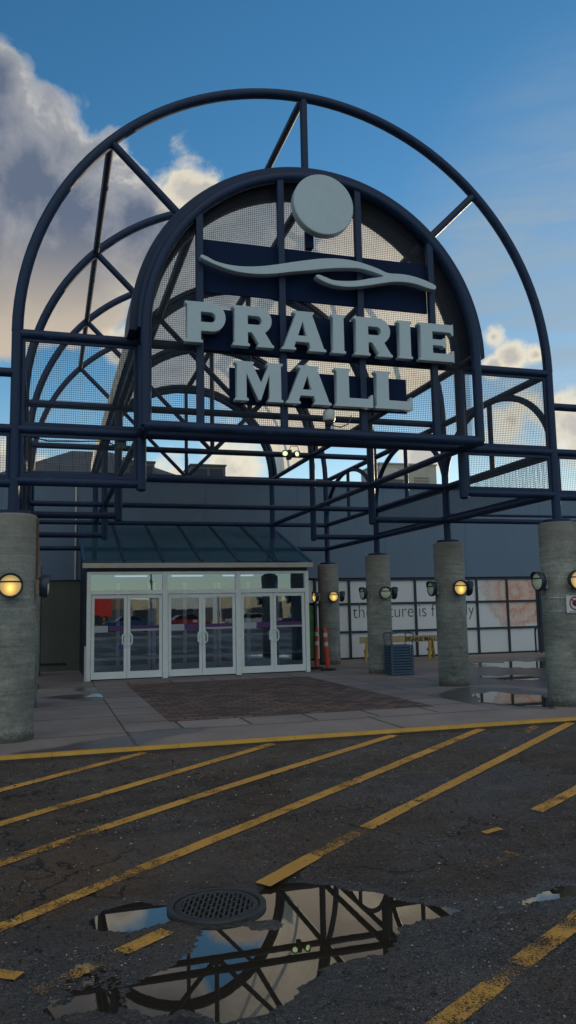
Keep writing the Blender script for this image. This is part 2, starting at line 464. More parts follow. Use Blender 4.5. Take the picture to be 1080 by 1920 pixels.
def m_wall(name, col, seam, var=0.08):
    m, g, out = newmat(name)
    p = pos(g); b = g.node('ShaderNodeBsdfPrincipled')
    sx = g.node('ShaderNodeSeparateXYZ', {0: p})
    n1 = g.noise(p, 0.5, 5, 0.6); n2 = g.noise(p, 14, 4, 0.6)
    stv = g.node('ShaderNodeCombineXYZ', {0: sx.outputs[0], 1: sx.outputs[1], 2: g.math('MULTIPLY', sx.outputs[2], 0.12)})
    n3 = g.noise(stv, 3.2, 4, 0.65)
    f = g.math('ADD', g.math('ADD', g.math('MULTIPLY', n1, 0.4), g.math('MULTIPLY', n2, 0.2)), g.math('MULTIPLY', n3, 0.4))
    c = g.ramp(f, [(0.3, [x * (1 - 2 * var) for x in col]), (0.7, [x * (1 + 2 * var) for x in col])])
    fr = g.math('FRACT', g.math('DIVIDE', g.math('ADD', sx.outputs[0], 60.1), seam))
    sm = g.math('LESS_THAN', fr, 0.012 / seam)
    c = g.mixc(g.math('MULTIPLY', sm, 0.6), c, (0.012, 0.015, 0.02, 1))
    g.set(b.inputs['Base Color'], c); b.inputs['Roughness'].default_value = 0.75
    g.set(b.inputs['Normal'], g.node('ShaderNodeBump', {'Strength': 0.25, 'Distance': 0.01, 'Height': g.math('SUBTRACT', n2, sm)}))
    g.set(out.inputs[0], b); return m
WALL_UP = m_wall('blue_grey_wall_panels', (0.108, 0.162, 0.235), 3.05, 0.045)
WALL_LO = m_wall('grey_stucco_base', (0.085, 0.095, 0.085), 6.1, 0.12)
ROOFM = simple('roof_gravel', (0.2, 0.19, 0.18), 0.9, bump=0.4, bscale=30)
CREAM = simple('cream_stucco', (0.55, 0.45, 0.30), 0.8, var=0.12, vscale=0.4)
PANE = simple('white_window_film', (0.57, 0.59, 0.62), 0.55, var=0.025, vscale=0.8)
PRINT = simple('black_print', (0.035, 0.045, 0.06), 0.6, var=0.05)
FRAME_DK = simple('dark_window_frame', (0.008, 0.014, 0.028), 0.5, var=0.1)

# ------------------------------------------------------------------ world
w = bpy.data.worlds.new('World'); SC.world = w; w.use_nodes = True
w.node_tree.nodes.clear(); g = NT(w.node_tree)
wo = g.node('ShaderNodeOutputWorld'); bg = g.node('ShaderNodeBackground')
sky = g.node('ShaderNodeTexSky'); sky.sky_type = 'NISHITA'; sky.sun_disc = False
sky.sun_elevation = SUN_EL; sky.sun_rotation = SUN_AZ; sky.altitude = 650; sky.air_density = 1.0; sky.dust_density = 0.15; sky.ozone_density = 2.0
D = g.node('ShaderNodeTexCoord').outputs['Generated']
sep = g.node('ShaderNodeSeparateXYZ', {0: D})
zz = sep.outputs[2]
STR = 0.15
base = g.node('ShaderNodeHueSaturation', {'Saturation': g.math('MULTIPLY_ADD', g.sstep(zz, 0.02, 0.34), 0.43, 0.84), 'Value': 1.30, 'Color': sky.outputs[0]}).outputs[0]
# fractal detail in direction space
warp = g.node('ShaderNodeTexNoise', {'Vector': D, 'Scale': 5.0, 'Detail': 3.0}).outputs['Color']
DV = g.vmath('ADD', D, g.vmath('SCALE', g.vmath('SUBTRACT', warp, (0.5, 0.5, 0.5)), scale=0.10))
fb = g.noise(DV, 6.5, 9, 0.56)
fb2 = g.noise(g.vmath('ADD', DV, (3.1, 1.7, 0.4)), 3.0, 6, 0.5)
def blob(dx, rad):
    d = g.vmath('DISTANCE', D, tuple(dx))
    return g.math('SUBTRACT', 1.0, g.math('DIVIDE', d, rad))
def cover(blobs):
    c = None
    for dx, rad in blobs:
        b_ = blob(dx, rad)
        c = b_ if c is None else g.math('SMOOTH_MAX', c, b_, 0.12)
    return c
A = cover([(pdir(-60, 250), 0.115), (pdir(-170, 150), 0.11), (pdir(40, 340), 0.12), (pdir(140, 410), 0.11), (pdir(-80, 450), 0.15), (pdir(260, 415), 0.055), (pdir(-350, 380), 0.26), (pdir(-10, 145), 0.04), (pdir(320, 460), 0.06), (pdir(110, 520), 0.09), (pdir(-20, 560), 0.07), (pdir(560, 570), 0.09), (pdir(690, 600), 0.08), (pdir(450, 650), 0.07)])
fine = g.noise(g.vmath('ADD', DV, (7.7, 2.2, 5.1)), 24, 6, 0.6)
dA = g.math('ADD', g.math('ADD', A, g.math('MULTIPLY', g.math('SUBTRACT', fb, 0.5), 1.7)), g.math('MULTIPLY', g.math('SUBTRACT', fine, 0.5), 0.45))
B = cover([(pdir(345, 352), 0.045), (pdir(385, 362), 0.025), (pdir(235, 655), 0.03), (pdir(440, 885), 0.06), (pdir(325, 900), 0.045), (pdir(965, 672), 0.027), (pdir(925, 632), 0.016), (pdir(925, 690), 0.018), (pdir(1005, 665), 0.018),
           (pdir(1075, 800), 0.065), (pdir(965, 790), 0.06), (pdir(800, 850), 0.04), (pdir(1190, 800), 0.06), (pdir(1310, 830), 0.05), (pdir(10, 870), 0.04), (pdir(700, 660), 0.06)])
dB = g.math('ADD', g.math('ADD', B, g.math('MULTIPLY', g.math('SUBTRACT', fb, 0.5), 2.2)), g.math('MULTIPLY', g.math('SUBTRACT', fine, 0.5), 1.3))
# bright cloud banks added behind the photographer, out of view, as fill light
C_ = cover([(Vector((-0.2, -0.9, 0.55)).normalized(), 0.60), (Vector((-0.9, -0.6, 0.55)).normalized(), 0.5), (Vector((0.7, -0.75, 0.55)).normalized(), 0.55)])
O_ = cover([(Vector((-0.05, -0.42, 0.9)).normalized(), 0.66)])  # added cloud veil overhead, out of view, to throw neutral light on the ground
dO = g.math('ADD', O_, g.math('MULTIPLY', g.math('SUBTRACT', fb2, 0.5), 1.0))
dC = g.math('ADD', C_, g.math('MULTIPLY', g.math('SUBTRACT', fb2, 0.5), 1.6))
aA = g.sstep(dA, 0.0, 0.22); aB = g.math('MULTIPLY', g.sstep(dB, 0.0, 0.62), 0.92); aC = g.sstep(dC, 0.0, 0.5)
# cirrus veil on the right
cz = g.node('ShaderNodeCombineXYZ', {0: g.math('MULTIPLY', sep.outputs[0], 2.2), 1: g.math('MULTIPLY', sep.outputs[1], 2.2), 2: g.math('MULTIPLY', zz, 17)})
ci = g.noise(cz, 1.6, 7, 0.6, 0.6)
V = cover([(pdir(1010, 570), 0.20), (pdir(1180, 530), 0.26)])
aV = g.math('MULTIPLY', g.math('MULTIPLY', g.sstep(V, -0.15, 0.6), g.math('MULTIPLY_ADD', g.sstep(ci, 0.30, 0.72), 0.62, 0.38)), 0.80)
cA = g.ramp(g.math('ADD', dA, g.math('ADD', g.math('MULTIPLY', g.math('SUBTRACT', fb2, 0.5), 0.6), g.math('MULTIPLY', g.math('SUBTRACT', fine, 0.5), 0.55))), [(0.0, (0.76, 0.73, 0.66)), (0.10, (0.60, 0.58, 0.54)), (0.26, (0.33, 0.345, 0.38)), (0.75, (0.125, 0.16, 0.235))])
lowA = g.math('SUBTRACT', 1.0, g.sstep(zz, 0.30, 0.46))
cA = g.mixc(g.math('MULTIPLY', lowA, g.math('MULTIPLY_ADD', fb2, 1.0, 0.40, clamp=True)), cA, (0.60, 0.51, 0.40, 1))
cB = g.ramp(g.math('ADD', dB, g.math('MULTIPLY', g.math('SUBTRACT', fb2, 0.5), 1.2)), [(0.0, (0.88, 0.82, 0.68)), (0.45, (0.88, 0.79, 0.60)), (0.8, (0.55, 0.51, 0.46))])
cC = g.ramp(dC, [(0.0, (0.55, 0.82, 1.0)), (0.5, (0.68, 0.88, 1.0))])
INV = 1.0 / STR
def lit(c, k): return g.mixc(1.0, c, (k * INV, k * INV, k * INV, 1), 'MULTIPLY')
c = g.mixc(aV, base, lit((0.33, 0.415, 0.48, 1), 1.0))
c = g.mixc(aC, c, lit(cC, 0.85))
c = g.mixc(g.sstep(dO, 0.0, 0.5), c, lit((1.0, 0.88, 0.76, 1), 0.95))
c = g.mixc(aA, c, lit(cA, 1.0))
c = g.mixc(aB, c, lit(cB, 1.0))
g.set(bg.inputs[0], c); bg.inputs[1].default_value = STR
g.set(wo.inputs[0], bg)

sd_ = Vector((sin(SUN_AZ) * cos(SUN_EL), cos(SUN_AZ) * cos(SUN_EL), sin(SUN_EL)))
sl = bpy.data.lights.new('sun', 'SUN'); sl.energy = 2.6; sl.angle = radians(0.5); sl.color = (1.0, 0.80, 0.52)
so = bpy.data.objects.new('sun', sl); COL.objects.link(so); so.location = sd_ * 60
so.rotation_euler = sd_.to_track_quat('Z', 'Y').to_euler()
#@@BODY

# ================================================================== GROUND
def axis(segs):
    out = []
    for a, b, st in segs:
        n = max(1, int(round((b - a) / st)))
        out += list(np.linspace(a, b, n, endpoint=False))
    out.append(segs[-1][1]); return np.array(out)
def grid_mesh(name, xs, ys, zf, mat):
    X, Y = np.meshgrid(xs, ys); Z, WET = zf(X, Y)
    nx, ny = len(xs), len(ys)
    co = np.stack([X, Y, Z], -1).reshape(-1, 3)
    i = np.arange((ny - 1) * (nx - 1)); r = i // (nx - 1); c_ = i % (nx - 1); a = r * nx + c_
    F = np.stack([a, a + 1, a + nx + 1, a + nx], -1)
    me = bpy.data.meshes.new(name)
    me.vertices.add(len(co)); me.vertices.foreach_set('co', co.ravel())
    me.loops.add(F.size); me.loops.foreach_set('vertex_index', F.ravel())
    me.polygons.add(len(F)); me.polygons.foreach_set('loop_start', np.arange(len(F)) * 4)
    me.polygons.foreach_set('use_smooth', np.ones(len(F), bool))
    me.update(calc_edges=True)
    at = me.attributes.new('wet', 'FLOAT', 'POINT'); at.data.foreach_set('value', WET.ravel().astype(np.float32))
    me.materials.append(mat)
    o = bpy.data.objects.new(name, me); COL.objects.link(o); return o

def up_normals(o):
    bm = bmesh.new(); bm.from_mesh(o.data)
    bad = [f for f in bm.faces if f.normal.z < 0]
    if bad: bmesh.ops.reverse_faces(bm, faces=bad)
    bm.to_mesh(o.data); bm.free(); return o
def slope(y):
    # the driveway falls from the curb to the drain, then levels out and rises again
    y = np.asarray(y, float)
    return np.where(y > -1.3, -.06, np.where(y > -5.9, -.06 - .0609 * (-1.3 - y), np.where(y > -8.2, -.34, -.34 + .03 * np.clip(-8.2 - y, 0, 6))))
def sl(y): return float(slope(y))
DRX, DRY, DRZ = -2.744, -5.88, -.338
PUD = {
 'main': [(-2.397,-5.708),(-2.269,-5.56),(-2.118,-5.582),(-1.822,-5.778),(-1.8,-5.897),(-1.597,-6.003),(-1.579,-6.162),(-1.453,-6.267),(-1.366,-6.356),(-1.274,-6.429),(-1.235,-6.477),(-1.331,-6.534),(-1.461,-6.54),(-1.599,-6.568),(-1.743,-6.616),(-1.887,-6.845),(-1.968,-6.924),(-2.104,-6.917),(-2.28,-6.957),(-2.383,-6.999),(-2.433,-7.094),(-2.574,-7.17),(-2.636,-7.267),(-2.751,-7.339),(-2.818,-7.362),(-2.908,-7.362),(-3.03,-7.379),(-3.098,-7.28),(-3.188,-7.203),(-3.264,-7.222),(-3.374,-7.169),(-3.438,-7.084),(-3.44,-6.918),(-3.399,-6.845),(-3.298,-6.789),(-3.094,-6.627),(-3.028,-6.546),(-2.932,-6.357),(-2.897,-6.225),(-2.805,-6.233),(-2.659,-6.261),(-2.623,-6.348),(-2.467,-6.404),(-2.388,-6.333),(-2.432,-6.214),(-2.577,-6.204),(-2.464,-6.04),(-2.399,-5.891)],
 'lobe': [(-3.573,-5.88),(-3.55,-5.798),(-3.478,-5.699),(-3.373,-5.611),(-3.253,-5.608),(-3.115,-5.706),(-3.02,-5.772),(-3.05,-5.975),(-3.109,-6.021),(-3.247,-6.074),(-3.342,-6.099),(-3.482,-6.039),(-3.55,-5.964)],
 'low': [(-3.658,-6.824),(-3.553,-6.837),(-3.446,-6.853),(-3.458,-7.139),(-3.53,-7.145),(-3.626,-7.075),(-3.739,-7.057),(-3.824,-7.103),(-3.866,-6.966),(-3.736,-6.915)],
 'right': [(-.80,-6.50),(-.623,-6.435),(-.409,-6.311),(-.191,-6.345),(-.338,-6.50),(-.57,-6.50)],
}
WLEV = -.347
FILM = [[(-3.89,-6.265),(-3.61,-6.081),(-3.091,-6.351),(-3.01,-6.617),(-3.195,-6.834),(-3.433,-6.942),(-3.559,-7.185),(-3.907,-7.064),(-4.044,-6.758)],
 [(-1.206,-6.386),(-.828,-6.365),(-.138,-6.214),(-.468,-6.656),(-.826,-6.675),(-1.215,-6.677)],
 [(-2.511,-6.3),(-2.295,-6.286),(-1.75,-6.7),(-1.8,-7.1),(-2.309,-7.25),(-2.6,-7.4),(-2.244,-6.926)]]
DAMP = [(-4.6,-6.0),(-3.6,-5.854),(-3.332,-6.1),(-2.931,-6.2),(-1.917,-5.45),(-1.417,-5.8),(-.995,-6.1),(-.115,-5.95),(.6,-6.1),(.6,-7.0),(-1.36,-7.3),(-1.959,-7.6),(-2.4,-7.9),(-4.6,-7.9)]
def road_z(X, Y):
    z = slope(Y) + 0 * X; wet = np.zeros(X.shape)
    near = (X > -5.4) & (X < 1.0) & (Y > -8.3) & (Y < -4.8)
    x = X[near]; y = Y[near]
    zz_ = (fbm(x, y, 24, 3, 5) - 0.5) * 0.009 + (fbm(x, y, 60, 2, 9) - 0.5) * 0.009
    jit = (fbm(x, y, 5, 3, 21) - 0.5) * 0.05 + (fbm(x, y, 26, 3, 33) - 0.5) * 0.035
    best = np.full(x.shape, -9.0)
    for k, poly in PUD.items():
        sd = sdist(x, y, poly); best = np.maximum(best, sd - (.03 if k == 'low' else 0))
    t = np.clip((best + jit + 0.07) / 0.14, 0, 1); t = t * t * (3 - 2 * t)
    # level the bed towards the water line, so that the pool thins out into damp grit
    lev = np.clip((best + .30) / .25, 0, 1); base = z[near] * (1 - lev) + (-.341) * lev
    zz_ = base + zz_ * (1 - 0.5 * t) + .0015 - 0.0155 * t
    fm = np.full(x.shape, -9.0)
    for poly in FILM: fm = np.maximum(fm, sdist(x, y, poly))
    fw_ = np.clip((fm + .02) / .22, 0, 1) * np.clip((fbm(x, y, 2.2, 3, 55) - .30) * 3.5, 0, 1)
    zz_ = zz_ - (1 - t) * fw_ * .0072
    rr = np.hypot(x - DRX, y - DRY)
    zz_ = np.where(rr < 0.315, DRZ - .06, zz_)
    z[near] = zz_
    wv = np.clip(1 - (-(best + jit)) / 0.13, 0, 1)
    dmp = np.clip(sdist(x, y, DAMP) / 0.5, 0, 1) * np.clip((fbm(x, y, 2.6, 4, 77) - 0.33) * 5, 0, 1) * 1.0
    wet[near] = np.maximum(np.maximum(np.maximum(wv, dmp), np.clip(fw_ * 1.5, 0, 1)), .45 * np.clip((fbm(x, y, 1.1, 4, 3) - .4) * 4, 0, 1))
    far = ~near
    wet[far] = .42 * np.clip((fbm(X[far], Y[far], 1.1, 4, 3) - 0.4) * 4, 0, 1)
    return z, wet
road = grid_mesh('road', axis([(-90,-12,6),(-12,-5.2,.2),(-5.2,0.9,.016),(0.9,6,.12),(6,14,.6),(14,90,6)]),
                 axis([(-110,-12,6),(-12,-8.2,.2),(-8.2,-5.0,.014),(-5.0,-1.25,.06)]), road_z, ASPH)
tag(road, 'dark wet asphalt driveway in front of the mall entrance', kind='structure')
gnd = MB().add([(-2000,-2000,-.6),(2000,-2000,-.6),(2000,2000,-.6),(-2000,2000,-.6)], [(0,1,2,3)]).build('ground', simple('dry_prairie_ground', (0.09,0.085,0.06), 0.95, vscale=0.02), smooth=False)
tag(gnd, 'flat open ground out to the horizon', kind='structure')
for k, poly in PUD.items():
    if k in ('lobe', 'low', 'right'): continue     # revealed by the same sheet of water
    xs = [q[0] for q in poly]; ys = [q[1] for q in poly]
    o = MB().add([(min(xs)-.16,min(ys)-.16,WLEV),(max(xs)+.16,min(ys)-.16,WLEV),(max(xs)+.16,max(ys)+.16,WLEV),(min(xs)-.16,max(ys)+.16,WLEV)], [(0,1,2,3)]) if k != 'main' else None
    if o is None:
        # main puddle goes round the drain ring
        seg = 40; x0,x1,y0,y1 = -4.3,.2,min(ys)-.12,max(ys)+.08
        vs=[];fs=[]
        for i in range(seg):
            a=2*pi*i/seg; vs.append((DRX+.32*cos(a),DRY+.32*sin(a),WLEV))
        for i in range(seg):
            a=2*pi*i/seg; dx,dy=cos(a),sin(a)
            t=min([ (x1-DRX)/dx if dx>1e-6 else 9e9,(x0-DRX)/dx if dx<-1e-6 else 9e9,(y1-DRY)/dy if dy>1e-6 else 9e9,(y0-DRY)/dy if dy<-1e-6 else 9e9 ])
            vs.append((DRX+t*dx,DRY+t*dy,WLEV))
        fs=[(i,(i+1)%seg,seg+(i+1)%seg,seg+i) for i in range(seg)]
        o=MB().add(vs,fs)
    o = up_normals(o.build('puddle', WATER, smooth=False))
    tag(o, {'main':'large rain puddle mirroring the arches beside the round drain','lobe':'small puddle lobe on the left side of the drain','low':'shallow puddle at the lower left of the drain','right':'thin puddle right of the drain'}[k], kind='structure')

SW_DAMP = [[(2.98,2.42),(4.04,3.35),(5.05,2.79),(5.09,1.62),(3.79,-0.24),(3.24,0.26),(2.73,1.11)],
 [(-3.97,5.53),(-3.18,6.03),(-3.12,7.56),(-2.13,6.73),(-2.37,4.7),(-3.33,4.67)],
 [(5.2,6.0),(6.6,7.6),(8.9,10.4),(13.5,11.2),(13.5,3.0),(8.0,1.2),(5.6,2.2),(5.1,4.0)],
 [(-4.3,-1.2),(-3.6,-.55),(-2.9,-.2),(-2.4,.5),(-1.7,.5),(-1.9,-.4),(-2.6,-.9),(-3.0,-1.24)], [(-2.9,.2),(-2.3,.75),(-1.8,.3),(-2.2,-.3)]]
def walk_z(X, Y):
    z = np.zeros(X.shape); best = np.full(X.shape, -9.0)
    for poly in SW_DAMP: best = np.maximum(best, sdist(X, Y, poly))
    jit = (fbm(X, Y, 1.6, 4, 4) - 0.5) * 0.7
    wet = np.clip((best + jit) / 0.12 + .5, 0, 1)
    wet = np.maximum(wet, np.clip((fbm(X, Y, 0.5, 4, 8) - 0.56) * 3, 0, 0.4))
    return z, wet
SLAB = m_slab('concrete_walk_slabs', (0.235, 0.195, 0.18), 3.6, 1.9, ox=2.78, oy=0.04, mort=0.024)
walk = grid_mesh('sidewalk', axis([(-45,-6,1.5),(-6,14,.09),(14,45,1.5)]), axis([(-1.25,13.6,.09)]), walk_z, SLAB)
tag(walk, 'grey concrete forecourt slabs, damp in patches, under the canopy', kind='structure')
prof = [(-1.255,-.14),(-1.255,-.036),(-1.349,-.036),(-1.352,-.14)]
profy = [(-1.255,-.034),(-1.255,.006),(-1.315,.006),(-1.338,-.001),(-1.349,-.014),(-1.353,-.034)]
cb = MB(); cy = MB()
for i in range(-30, 30):
    x0, x1 = i * 1.5 + .72, i * 1.5 + 1.496 + .72
    cb.prism(prof, lambda u, v: (x0, u, v), lambda u, v: (x1, u, v)); cy.prism(profy, lambda u, v: (x0, u, v), lambda u, v: (x1, u, v))
tag(cb.build('curb', simple('dirty_shadowed_curb_concrete', (.05,.045,.04), .9, var=.2, vscale=8, bump=.5)), 'low concrete curb along the forecourt edge', kind='structure')  # dirt and the shadow line below the yellow, both painted into this dark tone
tag(cy.build('curb_paint', CURBY), 'yellow paint along the top of the forecourt curb', kind='structure')
BRICK = m_slab('red_brown_brick_paving', (0.23, 0.125, 0.092), 0.30, 0.20, mort=0.02, off=0.5, damp=False, c2=(0.06, 0.04, 0.035), bump=0.7)
bp = MB().box(-2.08, 2.30, .78, 7.55, -.05, .005).build('brick_paving', BRICK, smooth=False)
tag(bp, 'rectangle of dark red brick paving before the doors', kind='structure')
BORD = m_slab('pale_border_slabs', (0.26, 0.215, 0.20), 1.0, 0.95, mort=0.026, damp=False, c2=(0.20, 0.165, 0.155))
bo = MB()
bo.box(-2.78, -2.085, .08, 8.3, -.05, .0045); bo.box(2.305, 3.0, .08, 8.3, -.05, .0045)
bo.box(-2.08, 2.30, .08, .775, -.05, .0045); bo.box(-2.08, 2.30, 7.555, 8.3, -.05, .0045)
tag(bo.build('paving_border', BORD, smooth=False), 'pale slab border around the brick paving', kind='structure')

def shore(poly, amp, seed, n=14):
    out = []
    r = random.Random(seed)
    for i in range(len(poly)):
        a = Vector(poly[i]); b = Vector(poly[(i + 1) % len(poly)])
        for k in range(n):
            p_ = a.lerp(b, k / n); out.append(p_)
    arr = np.array([(p_.x, p_.y) for p_ in out]); m_ = arr.mean(0)
    j = (fbm(arr[:, 0], arr[:, 1], 3, 4, seed) - .5) * amp * 2
    d = arr - m_; d /= np.linalg.norm(d, axis=1)[:, None]
    return arr + d * j[:, None]
for poly, amp, lab in [([(3.86,2.28),(4.35,2.24),(4.57,1.69),(4.75,0.89),(3.95,-0.07),(3.51,0.3),(3.2,0.87)], .25, 'rain puddle beside the nearest right column'),
        ([(5.81,5.23),(6.51,5.33),(6.94,4.89),(6.57,4.14),(5.74,4.31)], .5, 'thin rain puddle midway to the picture windows'),
        ([(7.3,8.31),(8.6,9.23),(10.6,9.3),(10.2,7.6),(8.87,7.29),(7.86,7.48)], .7, 'broad rain puddle before the flower window'),
        ([(-3.21,5.24),(-2.87,5.74),(-2.52,5.44),(-2.72,4.77)], .3, 'small rain puddle left of the brick paving')]:
    s_ = shore(poly, amp, len(lab))
    MBp = MB().add([(x, y, .004) for x, y in s_], [tuple(range(len(s_)))])
    tag(up_normals(MBp.build('puddle', WATER, smooth=False)), lab, kind='structure')

# painted hatch lines on the road ---------------------------------------
def hatch(p0, p1, wdt, mat, lab, cut=0.0):
    a = Vector((*p0, 0)); b = Vector((*p1, 0)); d = (b - a).normalized(); n = Vector((-d.y, d.x, 0)) * wdt / 2
    L = (b - a).length; k = max(2, int(L / .12)); vs = []; fs = []
    for i in range(k + 1):
        c0 = a + d * L * i / k; e = random.uniform(-.006, .006)
        vs += [c0 + n * (1 + e * 6), c0 - n * (1 - e * 6)]
    vs = [(v.x, v.y, sl(v.y) + .0075) for v in vs]
    fs = [(2*i, 2*i+1, 2*i+3, 2*i+2) for i in range(k)]
    return tag(MB().add(vs, fs).build('painted_line', mat, smooth=False), lab, kind='structure')
HL = [((-2.70,-1.37),(-4.9,-3.01),.115,1,'first yellow hatch line from the left'),
 ((-1.08,-1.37),(-5.3,-4.45),.12,1,'second yellow hatch line from the left'),
 ((.60,-1.37),(-2.03,-3.10),.12,0,'third yellow hatch line'), ((-2.03,-3.10),(-3.34,-4.03),.12,1,'scuffed stretch of the third hatch line'), ((-3.34,-4.03),(-4.6,-4.97),.12,2,'faded end of the third yellow hatch line'),
 ((1.92,-1.37),(-.61,-3.23),.125,1,'fourth yellow hatch line'), ((-.61,-3.23),(-3.15,-5.08),.125,1,'middle of the fourth yellow hatch line'), ((-3.15,-5.08),(-4.5,-6.08),.115,2,'worn end of the fourth hatch line'),
 ((3.37,-1.37),(.03,-3.83),.125,0,'fifth yellow hatch line running to the drain'), ((.03,-3.83),(-.62,-4.30),.115,1,'worn gap of the fifth hatch line'), ((-.62,-4.30),(-1.19,-4.73),.13,0,'bright middle stretch of the fifth hatch line'),
 ((-1.19,-4.73),(-1.82,-5.21),.115,2,'scraped gap of the fifth hatch line'), ((-1.82,-5.21),(-2.36,-5.64),.135,0,'bright end of the fifth hatch line at the drain'),
 ((-3.12,-6.20),(-3.42,-6.42),.12,2,'worn scrap of the fifth hatch line left of the drain'), ((-3.42,-6.42),(-3.9,-6.78),.11,3,'ghost of the fifth hatch line'),
 ((4.9,-1.60),(1.30,-4.27),.12,1,'sixth yellow hatch line at the right edge'), ((1.30,-4.27),(.50,-4.75),.125,2,'worn stretch of the sixth hatch line'), ((-.08,-5.08),(-.28,-5.14),.07,1,'small yellow scrap on the asphalt'), ((-.30,-5.62),(-.68,-5.78),.12,3,'nearly vanished scrap of the sixth hatch line'),
 ((2.4,-4.6),(-.70,-6.93),.13,2,'seventh yellow hatch line at the lower right'), ((-.70,-6.93),(-1.36,-7.33),.135,2,'worn stretch of the seventh hatch line'), ((-1.36,-7.33),(-1.62,-7.5),.12,3,'gap in the seventh hatch line'), ((-1.62,-7.5),(-2.4,-7.98),.13,2,'lower scrap of the seventh hatch line'),
 ((2.75,-1.42),(1.50,-2.5),.12,3,'ghost of an older line beside the fifth hatch line'), ((-4.30,-6.35),(-3.98,-6.55),.10,1,'yellow scrap at the left edge by the puddle')]
for p0, p1, wd, mi, lab in HL: hatch(p0, p1, wd, PAINT[mi], lab)

# pebbles strewn on the road
pb = MB(); cand = []
for i in range(6500):
    y = -1.45 - 6.7 * random.random() ** .8
    cand.append((random.uniform(-.62, .62) * (y + 11.4) * .62 + (y + 11.4) * .30 - 3.87 + random.uniform(-.6, .6), y))
ca = np.array(cand); sdb = np.full(len(ca), -9.0)
for k in PUD: sdb = np.maximum(sdb, sdist(ca[:, 0], ca[:, 1], PUD[k]))
for (x, y), sd in zip(cand, sdb):
    if sd > -.05 or math.hypot(x - DRX, y - DRY) < .37: continue
    r = random.uniform(.003, .0075) * (1.9 if random.random() < .07 else 1) * (1 + .5 * (y + 7) / 6)
    z_ = sl(y) if sd < -.3 else -.341
    vs = [(x + dx * r * random.uniform(.6, 1.3), y + dy * r * random.uniform(.6, 1.3), z_ + .003 + (dz * .6 + .4) * r) for dx, dy, dz in ((1,0,0),(0,1,0),(-1,0,0),(0,-1,0),(0,0,1),(0,0,-1))]
    pb.add(vs, [(0,1,4),(1,2,4),(2,3,4),(3,0,4),(1,0,5),(2,1,5),(3,2,5),(0,3,5)])
def m_peb():
    m, g, out = newmat('mixed_pebbles')
    r = g.node('ShaderNodeNewGeometry').outputs['Random Per Island']
    b_ = g.node('ShaderNodeBsdfPrincipled', {'Roughness': .6})
    g.set(b_.inputs['Base Color'], g.ramp(r, [(.0, (.006,.006,.006)), (.5, (.02,.018,.017)), (.62, (.10,.085,.07)), (.85, (.22,.19,.16)), (1., (.45,.42,.38))]))
    g.set(out.inputs[0], b_); return m
tag(pb.build('gravel', m_peb(), smooth=False), 'loose pebbles strewn over the asphalt', kind='stuff')

# round drain ------------------------------------------------------------
IRON = simple('wet_cast_iron', (0.020, 0.019, 0.019), 0.42, metal=0.0, var=0.25, vscale=12, bump=0.6, bscale=70, spec=0.7)
dr = empty('storm_drain', (DRX, DRY, DRZ), 'round cast iron storm drain grate in the asphalt by the puddle', 'drain')
Md = Matrix.Translation((DRX, DRY, DRZ)) @ Matrix.Diagonal((1.13, 1.13, 1.0, 1.0))
MB().lathe([(.295,-.05),(.295,.010),(.288,.016),(.262,.016),(.255,.010),(.255,-.05)], 64, Md, cap=False).build('frame_ring', IRON, dr)
gr = MB(); gr.lathe([(.250,-.02),(.250,.006),(.244,.010),(.218,.010),(.212,.004),(.212,-.02)], 64, Md, cap=False)
phi = radians(-18); Mr = Md @ Matrix.Rotation(phi, 4, 'Z')
nb = 15
for i in range(nb):
    x = -.2 + .4 * i / (nb - 1); h = sqrt(max(.0, .216 ** 2 - x * x))
    gr.box(x - .0070, x + .0070, -h, h, -.02, .0085, Mr)
    if i == nb - 1: break
    xm = x + .2 / (nb - 1)
    for j in range(-2, 4):
        yo = j * .092 - .046 + (.046 if i % 2 else 0)
        h2 = sqrt(max(0, .216 ** 2 - xm * xm))
        if abs(yo) < h2: gr.box(x + .0072, x + .4 / (nb - 1) - .0072, yo - .009, yo + .009, -.02, .0078, Mr)
gr.build('grate', IRON, dr)
MB().lathe([(.25,-.058),(.25,-.055)], 40, Md).build('pit_floor', simple('black_pit_disc', (.004,.004,.004), .6), dr)  # plain black disc closing the pit under the grate

# ================================================================== COLUMNS AND LAMPS
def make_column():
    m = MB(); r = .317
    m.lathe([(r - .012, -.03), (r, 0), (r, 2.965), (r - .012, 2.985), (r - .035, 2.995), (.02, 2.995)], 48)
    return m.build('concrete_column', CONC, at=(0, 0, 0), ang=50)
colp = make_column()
spots = []
names = ['nearest to the road', 'second from the road', 'third from the road', 'fourth, farthest from the road']
for s in (-1, 1):
    for k in range(4): spots.append((s, k))
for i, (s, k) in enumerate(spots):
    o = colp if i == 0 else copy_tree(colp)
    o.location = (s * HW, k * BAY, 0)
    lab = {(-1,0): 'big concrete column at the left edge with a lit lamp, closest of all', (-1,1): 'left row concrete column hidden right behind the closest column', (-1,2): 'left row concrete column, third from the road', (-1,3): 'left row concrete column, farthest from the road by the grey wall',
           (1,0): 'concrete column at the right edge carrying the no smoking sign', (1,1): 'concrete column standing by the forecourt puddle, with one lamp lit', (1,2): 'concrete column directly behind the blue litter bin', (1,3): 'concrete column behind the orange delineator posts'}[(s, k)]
    tag(o, lab, 'column', 'round concrete columns carrying the canopy')

